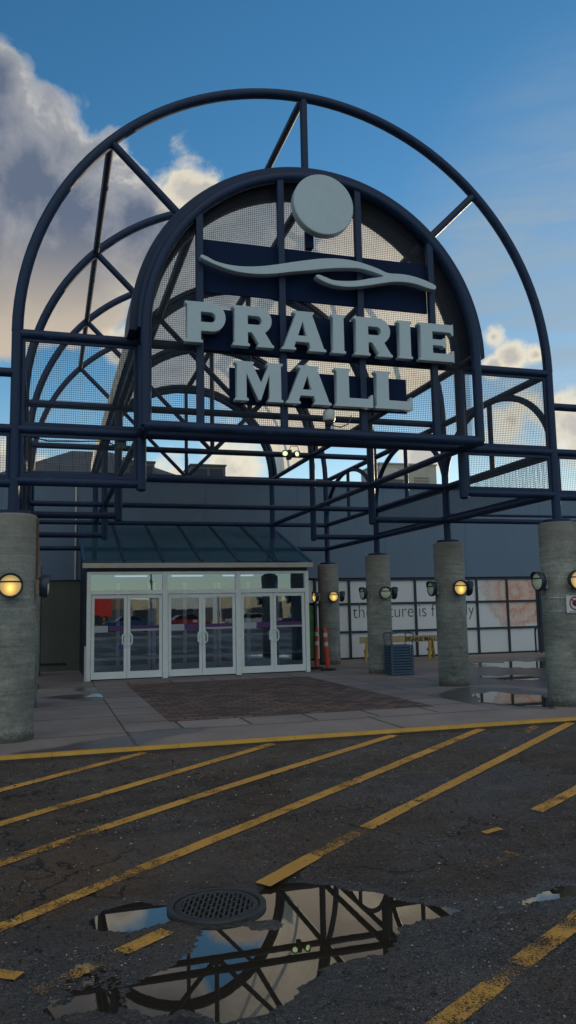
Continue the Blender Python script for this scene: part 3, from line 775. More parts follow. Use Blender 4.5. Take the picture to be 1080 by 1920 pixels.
def m_lit():
    m, g, out = newmat('lit_lamp_lens')
    p = g.node('ShaderNodeTexCoord').outputs['Object']
    d = g.vmath('DISTANCE', g.vmath('MULTIPLY', p, (1, 0.3, 0.8)), (0.0, -.045, -.028))
    c = g.ramp(g.math('MULTIPLY', d, 7.0), [(0.0, (1.0, .80, .18)), (0.25, (1.0, .60, .10)), (0.6, (.62, .36, .08)), (1.0, (.42, .28, .09))])
    s = g.ramp(g.math('MULTIPLY', d, 7.0), [(0.0, 1.0), (0.3, 0.62), (0.8, 0.40)])
    b = g.node('ShaderNodeBsdfPrincipled', {'Base Color': (.4, .33, .2, 1), 'Roughness': .35, 'Emission Color': c, 'Emission Strength': g.math('MULTIPLY', s, 1.7)})
    g.set(out.inputs[0], b); return m
LENS_ON = m_lit()
LENS_OFF = simple('unlit_lamp_lens', (0.60, 0.60, 0.42), 0.35, var=0.05, coord='obj')
HOUS = simple('dark_lamp_housing', (0.016, 0.028, 0.05), 0.45, var=0.12)
PLATE = simple('galvanised_lamp_plate', (0.34, 0.35, 0.34), 0.5, var=0.15, vscale=8)
MY = Matrix.Rotation(pi / 2, 4, 'X')       # lathe axis z -> -Y
def make_lamp(on):
    e = empty('wall_lamp', (0, 0, 0), 'x', 'lamp', 'round bulkhead lamps on the columns')
    MB().box(-.075, .075, -.035, .05, -.12, .10).build('mounting_plate', PLATE, e)
    m = MB(); m.lathe([(.10, .03), (.135, .05), (.158, .09), (.163, .135), (.152, .155), (.138, .152), (.130, .135)], 36, MY, cap=False)
    # eyelid hood over the upper rim
    vs = []; fs = []; n = 22
    for i in range(n + 1):
        a = radians(12) + radians(156) * i / n
        dep = .155 + .05 * sin(a)
        for r, y in ((.152, .15), (.150, dep), (.160, dep), (.166, .13)):
            vs.append((r * cos(a), -y, r * sin(a)))
    for i in range(n):
        for j in range(4): fs.append((i*4+j, i*4+(j+1)%4, (i+1)*4+(j+1)%4, (i+1)*4+j))
    fs += [(0,1,2,3), (n*4+3, n*4+2, n*4+1, n*4)]
    m.add(vs, fs); m.build('housing', HOUS, e)
    ln = MB(); ln.lathe([(.139, .125), (.134, .146), (.115, .160), (.075, .172), (.03, .177), (.001, .178)], 36, MY, cap=False)
    ln.build('lens', LENS_ON if on else LENS_OFF, e)
    MB().tube([(-.142, -.15, .045), (-.10, -.176, .047), (0, -.192, .048), (.10, -.176, .047), (.142, -.15, .045)], .0105, 8).build('guard_bar', HOUS, e)
    return e
lamp_on = make_lamp(True); lamp_off = make_lamp(False)
used = {True: False, False: False}
def place_lamp(s, k, dirn, on, lab):
    src = lamp_on if on else lamp_off
    o = src if not used[on] else copy_tree(src); used[on] = True
    ang = {'-y': 0, '+x': pi / 2, '-x': -pi / 2}[dirn]
    d = {'-y': (0, -1), '+x': (1, 0), '-x': (-1, 0)}[dirn]
    o.location = (s * HW + d[0] * .31, k * BAY + d[1] * .31, 2.02); o.rotation_euler = (0, 0, ang); o['label'] = lab
for a in [(-1,0,'-y',True,'lit round lamp on the front of the closest column at the left edge'), (-1,0,'+x',False,'lamp seen edge-on at the right side of the closest left column'),
          (1,0,'-x',False,'unlit lamp on the left side of the column with the no smoking sign'), (1,0,'-y',True,'lit lamp right above the no smoking sign'),
          (1,1,'-x',False,'unlit lamp on the left side of the column by the forecourt puddle'), (1,1,'-y',True,'lit lamp on the front of the column by the forecourt puddle'), (1,1,'+x',False,'lamp peeking out behind the right side of the column by the forecourt puddle'),
          (1,2,'-x',False,'unlit lamp on the left side of the column behind the litter bin'), (1,2,'-y',False,'unlit lamp on the front of the column behind the litter bin'), (1,2,'+x',False,'lamp peeking out behind the right side of the column behind the litter bin'),
          (1,3,'-x',True,'lit lamp between the vestibule and the column behind the delineators'), (1,3,'-y',True,'lit lamp on the front of the column behind the delineators'), (1,3,'+x',False,'lamp edge-on at the right of the column behind the delineators')]:
    place_lamp(*a)

cd_ = empty('cable_conduit', (-HW + .315, -.06, 1.5), 'thin brown conduit pipe on the right side of the closest left column', 'conduit')
MB().tube([(-HW + .328, -.08, 2.1), (-HW + .328, -.08, 2.95)], .014, 8).build('pipe', simple('rusty_pipe', (.11,.06,.035), .8, var=.25, vscale=10), cd_)
MB().cbox((-HW + .338, -.08, 2.0), (.04, .09, .2)).build('junction_box', simple('rust_stained_box', (.22,.15,.11), .7, var=.35, vscale=12), cd_)

# no smoking sign
ns = empty('no_smoking_sign', (HW, -.335, 1.63), 'white no smoking sign strapped to the right edge column', 'sign')
MB().box(HW - .165, HW + .165, -.342, -.334, 1.495, 1.775).build('plate', simple('white_sign_plate', (.55,.56,.58), .4, var=.03), ns)
MB().tube([(HW + .10 * cos(a), -.345, 1.648 + .10 * sin(a)) for a in [2*pi*i/40 for i in range(40)]], .0105, 6, closed=True).build('red_ring', simple('red_sign_print', (.32,.012,.02), .5), ns)
MB().cbox((0, 0, 0), (.19, .004, .02), Matrix.Translation((HW, -.3475, 1.648)) @ Matrix.Rotation(radians(45), 4, 'Y')).build('red_bar', simple('red_bar_print', (.32,.012,.02), .5), ns)
MB().lathe([(.05, 0), (.05, .003)], 24, Matrix.Translation((HW - .005, -.342, 1.650)) @ MY).build('black_symbol', BLACK, ns)
MB().box(HW - .12, HW + .12, -.3445, -.3422, 1.508, 1.520).build('text_strip', simple('grey_fine_print', (.2,.2,.22), .5), ns)
for z in (1.525, 1.745):
    MB().tube([(HW + .321 * cos(a), .321 * sin(a), z) for a in [2*pi*i/48 for i in range(48)]], .006, 6, closed=True).build('strap', CHROME, ns)

# ================================================================== CANOPY STEEL
cn = empty('entrance_canopy', (0, 5.75, 3.0), 'navy steel arched entrance canopy with a translucent barrel vault, standing on the concrete columns', 'canopy')
ZS = 5.60
def arcpts(R, y, n=48, a0=0, a1=180, zc=ZS): return [(R * cos(radians(a0 + (a1 - a0) * i / n)), y, zc + R * sin(radians(a0 + (a1 - a0) * i / n))) for i in range(n + 1)]
def part(name, mb, mat=NAVY): return mb.build(name, mat, cn)
for k in range(4):
    y = k * BAY
    for s in (-1, 1):
        part('post', MB().tube([(s * HW, y, 3.03), (s * HW, y, ZS + .02)], .076, 16))
        part('base_plate', MB().lathe([(.235, 3.0), (.235, 3.045), (.20, 3.05)], 28, Matrix.Translation((s * HW, y, 0))))
        m = MB(); z0 = 3.36
        m.lathe([(.02, z0), (.05, z0 + .008), (.072, z0 + .03), (.075, z0 + .06), (.075, ZS + .02)], 16, Matrix.Translation((s * RI, y, 0)))
        part('inner_post', m)
        part('beam', MB().tube([(s * HW, y, ZL), (s * RI, y, ZL)], .066))
    part('outer_arch', MB().tube(arcpts(HW, y, 64), .08, 16))
    part('inner_arch', MB().tube(arcpts(RI, y, 56), .095, 14))
    part('beam', MB().tube([(-HW, y, ZM), (HW, y, ZM)], .066))
    part('beam', MB().tube([(-HW, y, ZT), (HW, y, ZT)], .072))
    for a in (45, 90, 135):
        c_, s_ = cos(radians(a)), sin(radians(a))
        part('radial_strut', MB().tube([(HW * c_, y, ZS + HW * s_), (RI * c_, y, ZS + RI * s_)], .062))
        if k: part('spoke', MB().tube([(0, y, ZT), (RI * c_, y, ZS + RI * s_)], .055))
YE = 3 * BAY
for s in (-1, 1):
    for z, r in ((ZL, .062), (ZM, .062), (ZT, .066)):
        part('longitudinal_rail', MB().tube([(s * HW, 0, z), (s * HW, YE, z)], r))
    for z in (ZM, ZT): part('longitudinal_rail', MB().tube([(s * RI, 0, z), (s * RI, YE, z)], .062))
    for k in range(3):
        y0 = k * BAY
        part('side_arch', MB().tube([(s * HW, y0 + BAY / 2 * (1 - cos(pi * i / 28)), ZM + (ZT - ZM) * sin(pi * i / 28)) for i in range(29)], .06, 12))
        part('side_post', MB().tube([(s * HW, y0 + BAY / 2, ZM), (s * HW, y0 + BAY / 2, ZT)], .05))
for a in (45, 90, 135):
    c_, s_ = cos(radians(a)), sin(radians(a))
    part('purlin', MB().tube([(HW * c_, 0, ZS + HW * s_), (HW * c_, YE, ZS + HW * s_)], .06))
    part('purlin', MB().tube([(RI * c_, -.4, ZS + RI * s_), (RI * c_, YE, ZS + RI * s_)], .07))
# laced haunch truss along the left of the vault
lc = MB(); pa = [(2.68 * cos(radians(a)), ZS + 2.68 * sin(radians(a))) for a in (144, 162)]
lc.tube([(pa[1][0], -.3, pa[1][1]), (pa[1][0], YE, pa[1][1])], .05); lc.tube([(pa[0][0], -.3, pa[0][1]), (pa[0][0], YE, pa[0][1])], .05)
n = 18
for i in range(n):
    y0 = -.3 + (YE + .3) * i / n; y1 = y0 + (YE + .3) / n
    lc.tube([(pa[i % 2][0], y0, pa[i % 2][1]), (pa[(i + 1) % 2][0], y1, pa[(i + 1) % 2][1])], .05, 8)
part('haunch_truss', lc)
def half_shell(r0, r1, y0, y1, a0=0, a1=180, n=60):
    m = MB(); vs = []; fs = []
    for i in range(n + 1):
        a = radians(a0 + (a1 - a0) * i / n)
        for r, y in ((r0, y0), (r0, y1), (r1, y1), (r1, y0)): vs.append((r * cos(a), y, ZS + r * sin(a)))
    for i in range(n):
        for j in range(4): fs.append((i*4+j, i*4+(j+1)%4, (i+1)*4+(j+1)%4, (i+1)*4+j))
    fs += [(3,2,1,0), (n*4, n*4+1, n*4+2, n*4+3)]
    return m.add(vs, fs)
part('vault_hood', half_shell(2.70, 2.825, -.47, .34))
for k in range(3):
    ya = .342 if k == 0 else k * BAY + .002; yb_ = (k + 1) * BAY
    for a0, a1 in (((0, 145), (161, 180)) if k == 0 else ((0, 180),)):      # a laced slot is left open in the first bay
        m = MB(); n_ = int((a1 - a0) / 3)
        vs = [(2.746 * cos(radians(a0 + (a1 - a0) * i / n_)), y, ZS + 2.746 * sin(radians(a0 + (a1 - a0) * i / n_))) for i in range(n_ + 1) for y in (ya, yb_)]
        m.add(vs, [(2*i, 2*i+1, 2*i+3, 2*i+2) for i in range(n_)]); part('roof_sheet', m, SHEET)
    part('vault_rib', half_shell(2.66, 2.738, (k + 1) * BAY - .13, (k + 1) * BAY + .03))
# projecting sign bay
YF = -PRO
part('front_arch', MB().tube([(-RI, YF, ZM)] + [(-RI, YF, ZM + (ZS - ZM) * t) for t in (.3, .6, .9)] + arcpts(RI, YF, 60)[::-1] + [(RI, YF, ZM + (ZS - ZM) * t) for t in (.9, .6, .3)] + [(RI, YF, ZM)], .075, 16))
part('front_rail', MB().tube([(-RI - .03, YF, ZM), (RI + .03, YF, ZM)], .078, 16))
for s in (-1, 1):
    part('return_rail', MB().tube([(s * RI, YF, ZM), (s * RI, 0, ZM)], .076)); part('return_rail', MB().tube([(s * RI, YF, ZT), (s * RI, 0, ZT)], .06))
part('front_filler', half_shell(2.655, 2.72, -.60, -.46))
# side wings of the frame running on left and right
for s in (-1, 1):
    for z in (5.0, ZM, 3.44): part('wing_rail', MB().tube([(s * HW, 0, z), (s * 9.2, 0, z)], .066))
    part('wing_post', MB().tube([(s * 9.2, 0, 0), (s * 9.2, 0, 5.08)], .08))
part('wing_rail', MB().tube([(HW, BAY, 3.47), (9.2, BAY, 3.47)], .055)); part('wing_rail', MB().tube([(HW, BAY, 3.60), (9.2, BAY, 3.60)], .03))
part('wing_post', MB().tube([(9.2, BAY, 0), (9.2, BAY, 3.7)], .07))

def mesh_panel(x0, x1, z0, z1, y, pitch=.030, wire=.0042, name='mesh_panel', parent=None, arch=None, axis_='x', border=.035):
    """woven wire screen in the XZ plane (or YZ when axis_='y')"""
    m = MB()
    def T(u, v, d): return (u, y + d, v) if axis_ == 'x' else (y + d, u, v)
    def bar(u0, v0, u1, v1, d):
        h = wire / 2
        if abs(u1 - u0) < 1e-6: c = [(u0 - h, v0), (u0 + h, v0), (u0 + h, v1), (u0 - h, v1)]
        else: c = [(u0, v0 - h), (u1, v0 - h), (u1, v0 + h), (u0, v0 + h)]
        t_ = wire * .4
        vs = [T(u, v, d - t_) for u, v in c] + [T(u, v, d + t_) for u, v in c]
        m.add(vs, [(0,3,2,1),(4,5,6,7),(0,1,5,4),(1,2,6,5),(2,3,7,6),(3,0,4,7)])
    nx = int((x1 - x0) / pitch); nz = int((z1 - z0) / pitch)
    for i in range(1, nx):
        u = x0 + (x1 - x0) * i / nx
        top = z1 if arch is None else (ZS + sqrt(max(arch ** 2 - u * u, 0)) if abs(u) < arch else ZS)
        bar(u, z0, u, top, .004)
    for j in range(1, nz):
        v = z0 + (z1 - z0) * j / nz
        if arch is None or v < ZS: a, b = x0, x1
        else:
            h = sqrt(max(arch ** 2 - (v - ZS) ** 2, 0)); a, b = -h, h
            if h < .1: continue
        bar(a, v, b, v, -.004)
    o = m.build(name, WIRE, parent or cn, smooth=False)
    if border and arch is None:
        f = MB(); b = border; dd = .02
        for u0, u1, v0, v1 in ((x0 - .005, x1 + .005, z0 - .01, z0 + b), (x0 - .005, x1 + .005, z1 - b, z1 + .01), (x0 - .005, x0 + b, z0 + b, z1 - b), (x1 - b, x1 + .005, z0 + b, z1 - b)):
            vs = [T(u, v, d) for d in (-dd, dd) for u, v in ((u0, v0), (u1, v0), (u1, v1), (u0, v1))]
            f.add(vs, [(0,3,2,1),(4,5,6,7),(0,1,5,4),(1,2,6,5),(2,3,7,6),(3,0,4,7)])
        fo = f.build('panel_frame', NAVY, o)
    return o
for s in (-1, 1):
    a, b = sorted((s * (HW - .08), s * (RI + .075)))
    mesh_panel(a, b, ZM + .07, ZT - .07, 0.0); mesh_panel(a, b, ZL + .07, ZM - .07, 0.0)
    a, b = sorted((s * (HW + .08), s * 9.1)); mesh_panel(a, b, 3.51, ZM - .07, 0.0, pitch=.034)
    for k in range(2): mesh_panel(k * BAY + .08, (k + 1) * BAY - .08, ZL + .07, ZM - .07, s * HW, axis_='y', pitch=.034)
mesh_panel(-RI + .06, RI - .06, ZM + .06, 8.2, -.47, arch=RI - .06)

# ================================================================== MALL SIGN
sg = empty('mall_sign', (0, -.62, ZM + .08), 'large grey lettered mall sign with a sun disc and waves under the front arch', 'sign')
for x in (-1.84, -.605, .64, 1.85):
    zt = ZS + sqrt((RI - .05) ** 2 - x * x)
    MB().box(x - .048, x + .048, -.625, -.535, ZM + .06, zt).build('mullion', NAVY, sg)
for x0, x1, z0, z1 in ((-1.79, 1.80, 6.225, 7.03), (-1.83, 2.10, 5.365, 5.985), (-1.40, 1.385, 4.59, 5.125)):
    MB().box(x0, x1, -.532, -.50, z0, z1).build('backing_panel', NAVY_FLAT, sg)
m = MB(); m.lathe([(.455, 0), (.48, .012), (.48, .135), (.468, .15), (.02, .15)], 72, Matrix.Translation((.03, -.62, 7.69)) @ MY); m.build('sun_disc', LETTER, sg, ang=30)
MB().box(-.20, -.10, -.62, -.50, 7.05, 7.35).build('disc_bracket', NAVY_FLAT, sg)
WV = [(-1.833,6.685),(-1.756,6.662),(-1.64,6.611),(-1.461,6.579),(-1.257,6.574),(-1.009,6.601),(-.754,6.654),(-.479,6.726),(-.204,6.793),(.016,6.838),(.271,6.861),(.529,6.85),(.728,6.814),(.89,6.772),(1.05,6.72),(1.255,6.727),(1.444,6.717),(1.633,6.679),(1.799,6.625),(1.854,6.587),(1.827,6.532),(1.69,6.55),(1.544,6.584),(1.376,6.601),(1.169,6.591),(.964,6.55),(.758,6.497),(.556,6.454),(.356,6.428),(.157,6.435),(.006,6.472),(-.094,6.52),(-.12,6.556),(-.071,6.574),(.025,6.549),(.159,6.513),(.358,6.52),(.559,6.55),(.762,6.607),(.968,6.658),(.846,6.698),(.686,6.73),(.543,6.74),(.267,6.714),(.009,6.672),(-.225,6.622),(-.482,6.575),(-.757,6.515),(-1.011,6.481),(-1.258,6.479),(-1.431,6.501),(-1.602,6.545),(-1.741,6.592),(-1.841,6.634),(-1.856,6.659)]
def crom(P, n=4):
    out = []; N = len(P)
    for i in range(N):
        p0, p1, p2, p3 = (Vector(P[(i + k) % N]) for k in (-1, 0, 1, 2))
        for j in range(n):
            t = j / n
            out.append(tuple(.5 * ((2 * p1) + (-p0 + p2) * t + (2 * p0 - 5 * p1 + 4 * p2 - p3) * t * t + (-p0 + 3 * p1 - 3 * p2 + p3) * t ** 3)))
    return out
curve_mesh('wave_strip', [crom(WV)], .13, LETTER, sg, front(0, -.695, 0), bevel=.006)

def arc2(cx, cy, rx, ry, a0, a1, n=14): return [(cx + rx * cos(radians(a0 + (a1 - a0) * i / n)), cy + ry * sin(radians(a0 + (a1 - a0) * i / n))) for i in range(n + 1)]
def bowl(x0, xr, yb, yt, rx): return arc2(xr - rx, (yb + yt) / 2, rx, (yt - yb) / 2, -90, 90)
G = {}
G['P'] = (.97, [[(0,0),(.42,0),(.42,.055),(.375,.08),(.375,.29)] + bowl(0, .97, .29, 1.0, .33) + [(0,1),(0,.945),(.05,.92),(.05,.08),(0,.055)], [(.375,.51),(.375,.76)] + bowl(0, .73, .51, .76, .125)[::-1]])
G['R'] = (1.02, [[(0,0),(.42,0),(.42,.055),(.375,.08),(.375,.35),(.47,.35),(.655,.08),(.61,.055),(.61,0),(1.02,0),(1.02,.055),(.975,.08),(.80,.37)] + arc2(.66, .67, .31, .33, -52, 90) + [(0,1),(0,.945),(.05,.92),(.05,.08),(0,.055)], [(.375,.55),(.375,.77)] + bowl(0, .72, .55, .77, .11)[::-1]])
G['A'] = (1.15, [[(0,0),(.36,0),(.36,.055),(.315,.08),(.36,.215),(.70,.215),(.745,.08),(.70,.055),(.70,0),(1.15,0),(1.15,.055),(1.09,.08),(.80,.92),(.84,.945),(.84,1),(.31,1),(.31,.945),(.37,.92),(.06,.08),(0,.055)], [(.42,.375),(.545,.74),(.655,.375)]])
G['I'] = (.44, [[(0,0),(.44,0),(.44,.055),(.39,.08),(.39,.92),(.44,.945),(.44,1),(0,1),(0,.945),(.05,.92),(.05,.08),(0,.055)]])
G['E'] = (.99, [[(0,0),(.93,0),(.99,-.02),(.99,.30),(.945,.30),(.90,.21),(.385,.21),(.385,.42),(.66,.42),(.70,.37),(.745,.37),(.745,.63),(.70,.63),(.66,.58),(.385,.58),(.385,.79),(.90,.79),(.945,.71),(.99,.71),(.99,1.03),(.93,1),(0,1),(0,.945),(.05,.92),(.05,.08),(0,.055)]])
G['M'] = (1.20, [[(0,0),(.335,0),(.335,.055),(.285,.08),(.285,.70),(.575,.03),(.64,.03),(.86,.70),(.86,.08),(.81,.055),(.81,0),(1.20,0),(1.20,.055),(1.15,.08),(1.15,.92),(1.20,.945),(1.20,1),(.80,1),(.80,.945),(.835,.92),(.655,.46),(.44,.92),(.475,.945),(.475,1),(0,1),(0,.945),(.05,.92),(.05,.08),(0,.055)]])
G['L'] = (1.04, [[(0,0),(1.04,0),(1.04,.34),(.995,.34),(.95,.23),(.385,.23),(.385,.92),(.435,.945),(.435,1),(0,1),(0,.945),(.05,.92),(.05,.08),(0,.055)]])
def letter(ch, x0, x1, z0, h):
    w_, sp = G[ch]; sx = (x1 - x0) / w_
    o = curve_mesh('letter', [[(x * sx, y * h) for x, y in pl] for pl in sp], .125, LETTER, sg, front(x0, -.6975, z0), bevel=.002)
    o['label'] = 'letter ' + ch
for ch, a, b in (('P',-2.08,-1.50),('R',-1.40,-.79),('A',-.67,.01),('I',.10,.32),('R',.46,1.075),('I',1.175,1.41),('E',1.525,2.115)): letter(ch, a, b, 5.385, .595)
for ch, a, b in (('M',-1.375,-.665),('A',-.62,.07),('L',.13,.73),('L',.765,1.37)): letter(ch, a, b, 4.585, .575)

# camera and floodlight on the frame
cc = empty('security_camera', (.06, -.58, ZM + .08), 'white dome security camera on the rail below the mall sign', 'camera')
MB().tube([(.06, -.60, ZM + .06), (.06, -.60, ZM + .17)], .045, 12).build('mount', NAVY, cc)
MB().lathe([(.03,.17),(.085,.18),(.092,.20),(.092,.245),(.09,.30),(.07,.335),(.03,.35)], 24, Matrix.Translation((.06,-.66,ZM))).build('housing', simple('white_camera_shell', (.45,.48,.48), .4, var=.03), cc)
MB().lathe([(.01,.10),(.045,.115),(.068,.15),(.072,.178)], 24, Matrix.Translation((.06,-.66,ZM))).build('dome', simple('smoked_dome', (.05,.055,.06), .1), cc)
MB().tube([(.12,-.62,ZM+.12),(.25,-.62,ZM+.10),(.38,-.6,ZM+.16),(.44,-.6,ZM+.3)], .009, 6).build('cable', BLACK, cc)
fl = empty('floodlight', (1.98, 2 * BAY, ZT), 'twin headed lit floodlight clamped to a cross beam inside the canopy', 'floodlight')
MB().box(1.93, 2.03, 2*BAY-.11, 2*BAY+.08, ZT-.12, ZT+.11).build('bracket', BLACK, fl)
LED = emit('white_green_led', (.72, 1.0, .50), 1.4)
for s in (-1, 1):
    Mh = Matrix.Translation((1.98 + s * .14, 2 * BAY - .16, ZT - .01)) @ Matrix.Rotation(s * radians(20), 4, 'Z') @ MY
    hd = MB().lathe([(.04,-.06),(.075,-.02),(.088,.04),(.09,.06),(.062,.055)], 20, Mh, cap=False).build('lamp_head', simple('green_grey_casting', (.06,.11,.06), .5), fl)
    MB().lathe([(.062,.045),(.04,.056),(.001,.06)], 20, Mh, cap=False).build('lens', LED, hd)
MB().tube([(1.99,2*BAY,ZT+.1),(2.02,2*BAY-.05,ZT+.22),(2.2,2*BAY-.05,ZT+.22),(2.28,2*BAY,ZT+.07)], .01, 6).build('cable', BLACK, fl)
jb = empty('junction_box', (-RI - .27, .12, 4.06), 'small grey junction box behind the left mesh screen', 'box')
MB().cbox((-RI - .27, .10, 4.06), (.13, .08, .11)).build('box_body', simple('grey_box', (.10,.13,.16), .5), jb)
MB().tube([(-HW+.1,.1,4.14),(-3.9,.1,4.07),(-3.5,.1,4.08),(-3.1,.1,4.1),(-RI-.33,.1,4.03)], .01, 6).build('cable', BLACK, jb)

# ================================================================== MALL BUILDING
mb_ = empty('mall_building', (5, WALL, 0), 'long low blue grey mall building behind the canopy with a row of picture windows', 'building')
def bpart(name, m, mat, parent=None): return m.build(name, mat, parent or mb_, smooth=False)
bpart('wall', MB().box(-30, 45, 13.24, 13.6, 2.66, 5.72), WALL_UP)
m = MB(); m.box(-30, -2.9, 13.30, 13.6, -.1, 2.655); m.box(12.99, 45, 13.30, 13.6, -.1, 2.655); bpart('base_wall', m, WALL_LO)
bpart('coping', MB().box(-30.1, 45.1, 13.19, 13.66, 5.722, 5.79), NAVY)
rf = bpart('roof', MB().box(-30, 45, 13.62, 70, 5.15, 5.35), ROOFM)
bpart('corner_trim', MB().box(-3.10, -3.055, 13.19, 13.236, 2.66, 5.7), ALU_W)
bpart('backing_wall', MB().box(2.9, 13.0, 13.52, 13.6, -.1, 2.66), FRAME_DK)
VX = [4.52, 5.70, 6.90, 8.10, 9.28, 10.45, 11.65, 12.86]; HZ = [.02, .88, 1.80, 2.60]
wf = MB()
for x in VX: wf.box(x - .035, x + .035, 13.28, 13.40, 0, 2.655)
for z in HZ: 
    for i in range(len(VX) - 1): wf.box(VX[i] + .036, VX[i + 1] - .036, 13.285, 13.40, z - .035, z + .035)
wf.box(12.897, 12.99, 13.25, 13.5, 0, 2.655)
wf = bpart('window_frame', wf, FRAME_DK)
for i in range(7):
    for j in range(3):
        bpart('window_pane', MB().box(VX[i] + .037, VX[i + 1] - .037, 13.335, 13.36, HZ[j] + .036, HZ[j + 1] - .036), PANE)
MT = Matrix.Translation((5.82, 13.331, 1.195)) @ FACE_S
t_ = text_mesh('window_lettering', 'the future is friendly', .56, 0, PRINT, mb_, MT, width=4.50, thin=-.012)
# flat printed dahlia across the last two columns of panes
def petals():
    import colorsys
    objs = []
    cx, cz = 11.98, 2.12; layer = 0
    for ring, (n_, L, wd, off) in enumerate(((13, 1.42, .62, .1), (13, 1.18, .56, .6), (12, .92, .48, .3), (11, .66, .36, .0), (9, .42, .26, .5), (8, .24, .16, .2), (6, .12, .09, .0))):
        m = MB()
        for i in range(n_):
            a = 2 * pi * (i + off) / n_ + random.uniform(-.09, .09); l = L * random.uniform(.86, 1.08); w_ = wd * random.uniform(.85, 1.1)
            if l < .1: continue
            pts = []
            for k in range(9):
                t = k / 8; pts.append((l * (.12 + .88 * t), w_ / 2 * (sin(pi * (t ** 1.7)) ** .6) if 0 < t < 1 else 0))
            out = pts + [(x, -y) for x, y in pts[-2:0:-1]]
            d = 13.3325 - .0006 * ring - .00004 * i
            wv = [(cx + x * cos(a) - y * sin(a), cz + x * sin(a) + y * cos(a)) for x, y in out]
            # clip to the panes (9.0..12.82, 0.9..2.56 mostly)
            m_ = [(min(max(q[0], 9.32), 12.82), min(max(q[1], .06), 2.56)) for q in wv]
            m.add([(q[0], d, q[1]) for q in m_], [tuple(range(len(m_)))])
        objs.append(m)
    return objs
def m_petal(k):
    m, g, out = newmat('printed_pink_petal')
    p = pos(g); b = g.node('ShaderNodeBsdfPrincipled')
    sx = g.node('ShaderNodeSeparateXYZ', {0: p})
    dx = g.math('SUBTRACT', sx.outputs[0], 11.98); dz = g.math('SUBTRACT', sx.outputs[2], 2.12)
    ang = g.math('ARCTAN2', dz, dx); rad = g.math('SQRT', g.math('ADD', g.math('MULTIPLY', dx, dx), g.math('MULTIPLY', dz, dz)))
    v = g.node('ShaderNodeCombineXYZ', {0: g.math('MULTIPLY', ang, 4.0), 1: g.math('MULTIPLY', rad, 1.2), 2: k * 3.1})
    n = g.noise(v, 2.2, 4, 0.6)
    r = g.math('FRACT', g.math('ADD', g.math('MULTIPLY', rad, 2.2), g.math('MULTIPLY', n, 1.4)))
    c = g.ramp(g.math('ADD', g.math('MULTIPLY', r, .5), g.math('MULTIPLY', n, .5)), [(.20, (.52, .20, .13)), (.40, (.61, .37, .29)), (.68, (.63, .49, .44))])
    f = g.sstep(g.math('SUBTRACT', rad, g.math('MULTIPLY', dx, .45)), .5, 1.7)
    c = g.mixc(g.math('MULTIPLY', f, .55), c, (.50, .52, .55, 1))
    g.set(b.inputs['Base Color'], c); b.inputs['Roughness'].default_value = .55
    g.set(out.inputs[0], b); return m
for k, m in enumerate(petals()):
    if m.f: m.build('printed_petals', m_petal(k), mb_, smooth=False)
# green printed panel between vestibule and the windows
bpart('green_window_print', MB().box(2.95, 4.47, 13.36, 13.40, .06, 1.78), (lambda: (simple('printed_green_leaves', (.03, .15, .025), .6, var=.45, vscale=3.5)))())
bpart('upper_window_pane', MB().box(2.95, 4.47, 13.36, 13.40, 1.86, 2.6), PANE)
bpart('window_mullion', MB().box(3.92, 3.99, 13.28, 13.355, 0, 2.65), FRAME_DK)
bpart('wall_vent', MB().box(-4.1, -3.3, 13.27, 13.299, .18, .23), BLACK)

hr = tag(MB().tube([(12.40, 12.55, -.02), (12.40, 12.55, .72)] + [(12.40, 12.55 + .16 - .16 * cos(radians(a)), .72 + .16 * sin(radians(a))) for a in range(15, 180, 15)] + [(12.40, 12.87, .72), (12.40, 12.87, -.02)], .03, 10).build('hoop_rail', FRAME_DK), 'dark upside-down U hoop rail at the right end of the picture windows', 'rail')

# roof top units
def rtu(x0, x1, y0, y1, z1, lab, hood, mat):
    e = empty('rooftop_unit', ((x0 + x1) / 2, (y0 + y1) / 2, 5.35), lab, 'rooftop unit', 'rooftop air units')
    MB().box(x0, x1, y0, y1, 5.35, z1).build('casing', mat, e, smooth=False)
    MB().box(x0 - .04, x1 + .04, y0 - .04, y1 + .04, z1 + .003, z1 + .06).build('lid', mat, e, smooth=False)
    for i in range(2):
        a = x0 + (x1 - x0) * (.08 + .46 * i); b = a + (x1 - x0) * .38
        g_ = MB()
        if hood:
            for q in range(3): g_.box(a + .15, b - .15, y0 - .03, y0 - .005, z1 - .55 - q * .11, z1 - .50 - q * .11)
        else: g_.box(a, b, y0 - .02, y0 - .004, z1 - .95, z1 - .12)
        g_.build('vent', FRAME_DK if not hood else simple('vent_louvres', (.25, .23, .19), .7), e, smooth=False)
    if hood: MB().prism([(y0 - .02, z1 - .15), (y0 - .02, z1 - 1.1), (y0 - .75, z1 - .75)], lambda u, v: (x0 - .05, u, v), lambda u, v: (x0 + .75, u, v)).build('intake_hood', mat, e, smooth=False)
    return e
GREYM = simple('weathered_unit_casing', (.075, .08, .085), .6, var=.1); TANM = simple('tan_unit_casing', (.40, .37, .31), .65, var=.08)
rtu(1.27, 2.60, 18, 19.5, 7.16, 'small dark rooftop unit with two openings above the vestibule', False, GREYM)
rtu(-1.1, -.10, 18, 19.2, 7.20, 'small dark rooftop unit half hidden by the left hanging post', False, GREYM)
rtu(9.0, 11.55, 18, 20.0, 7.48, 'large tan rooftop unit above the right side windows', True, TANM)
hp = empty('hipped_roof', (-2.3, 20.5, 5.35), 'low grey hipped roof rising behind the left mesh screen', 'roof')
SHIN = m_slab('grey_shingles', (0.11, 0.11, 0.115), .5, .3, damp=False, bump=.5)
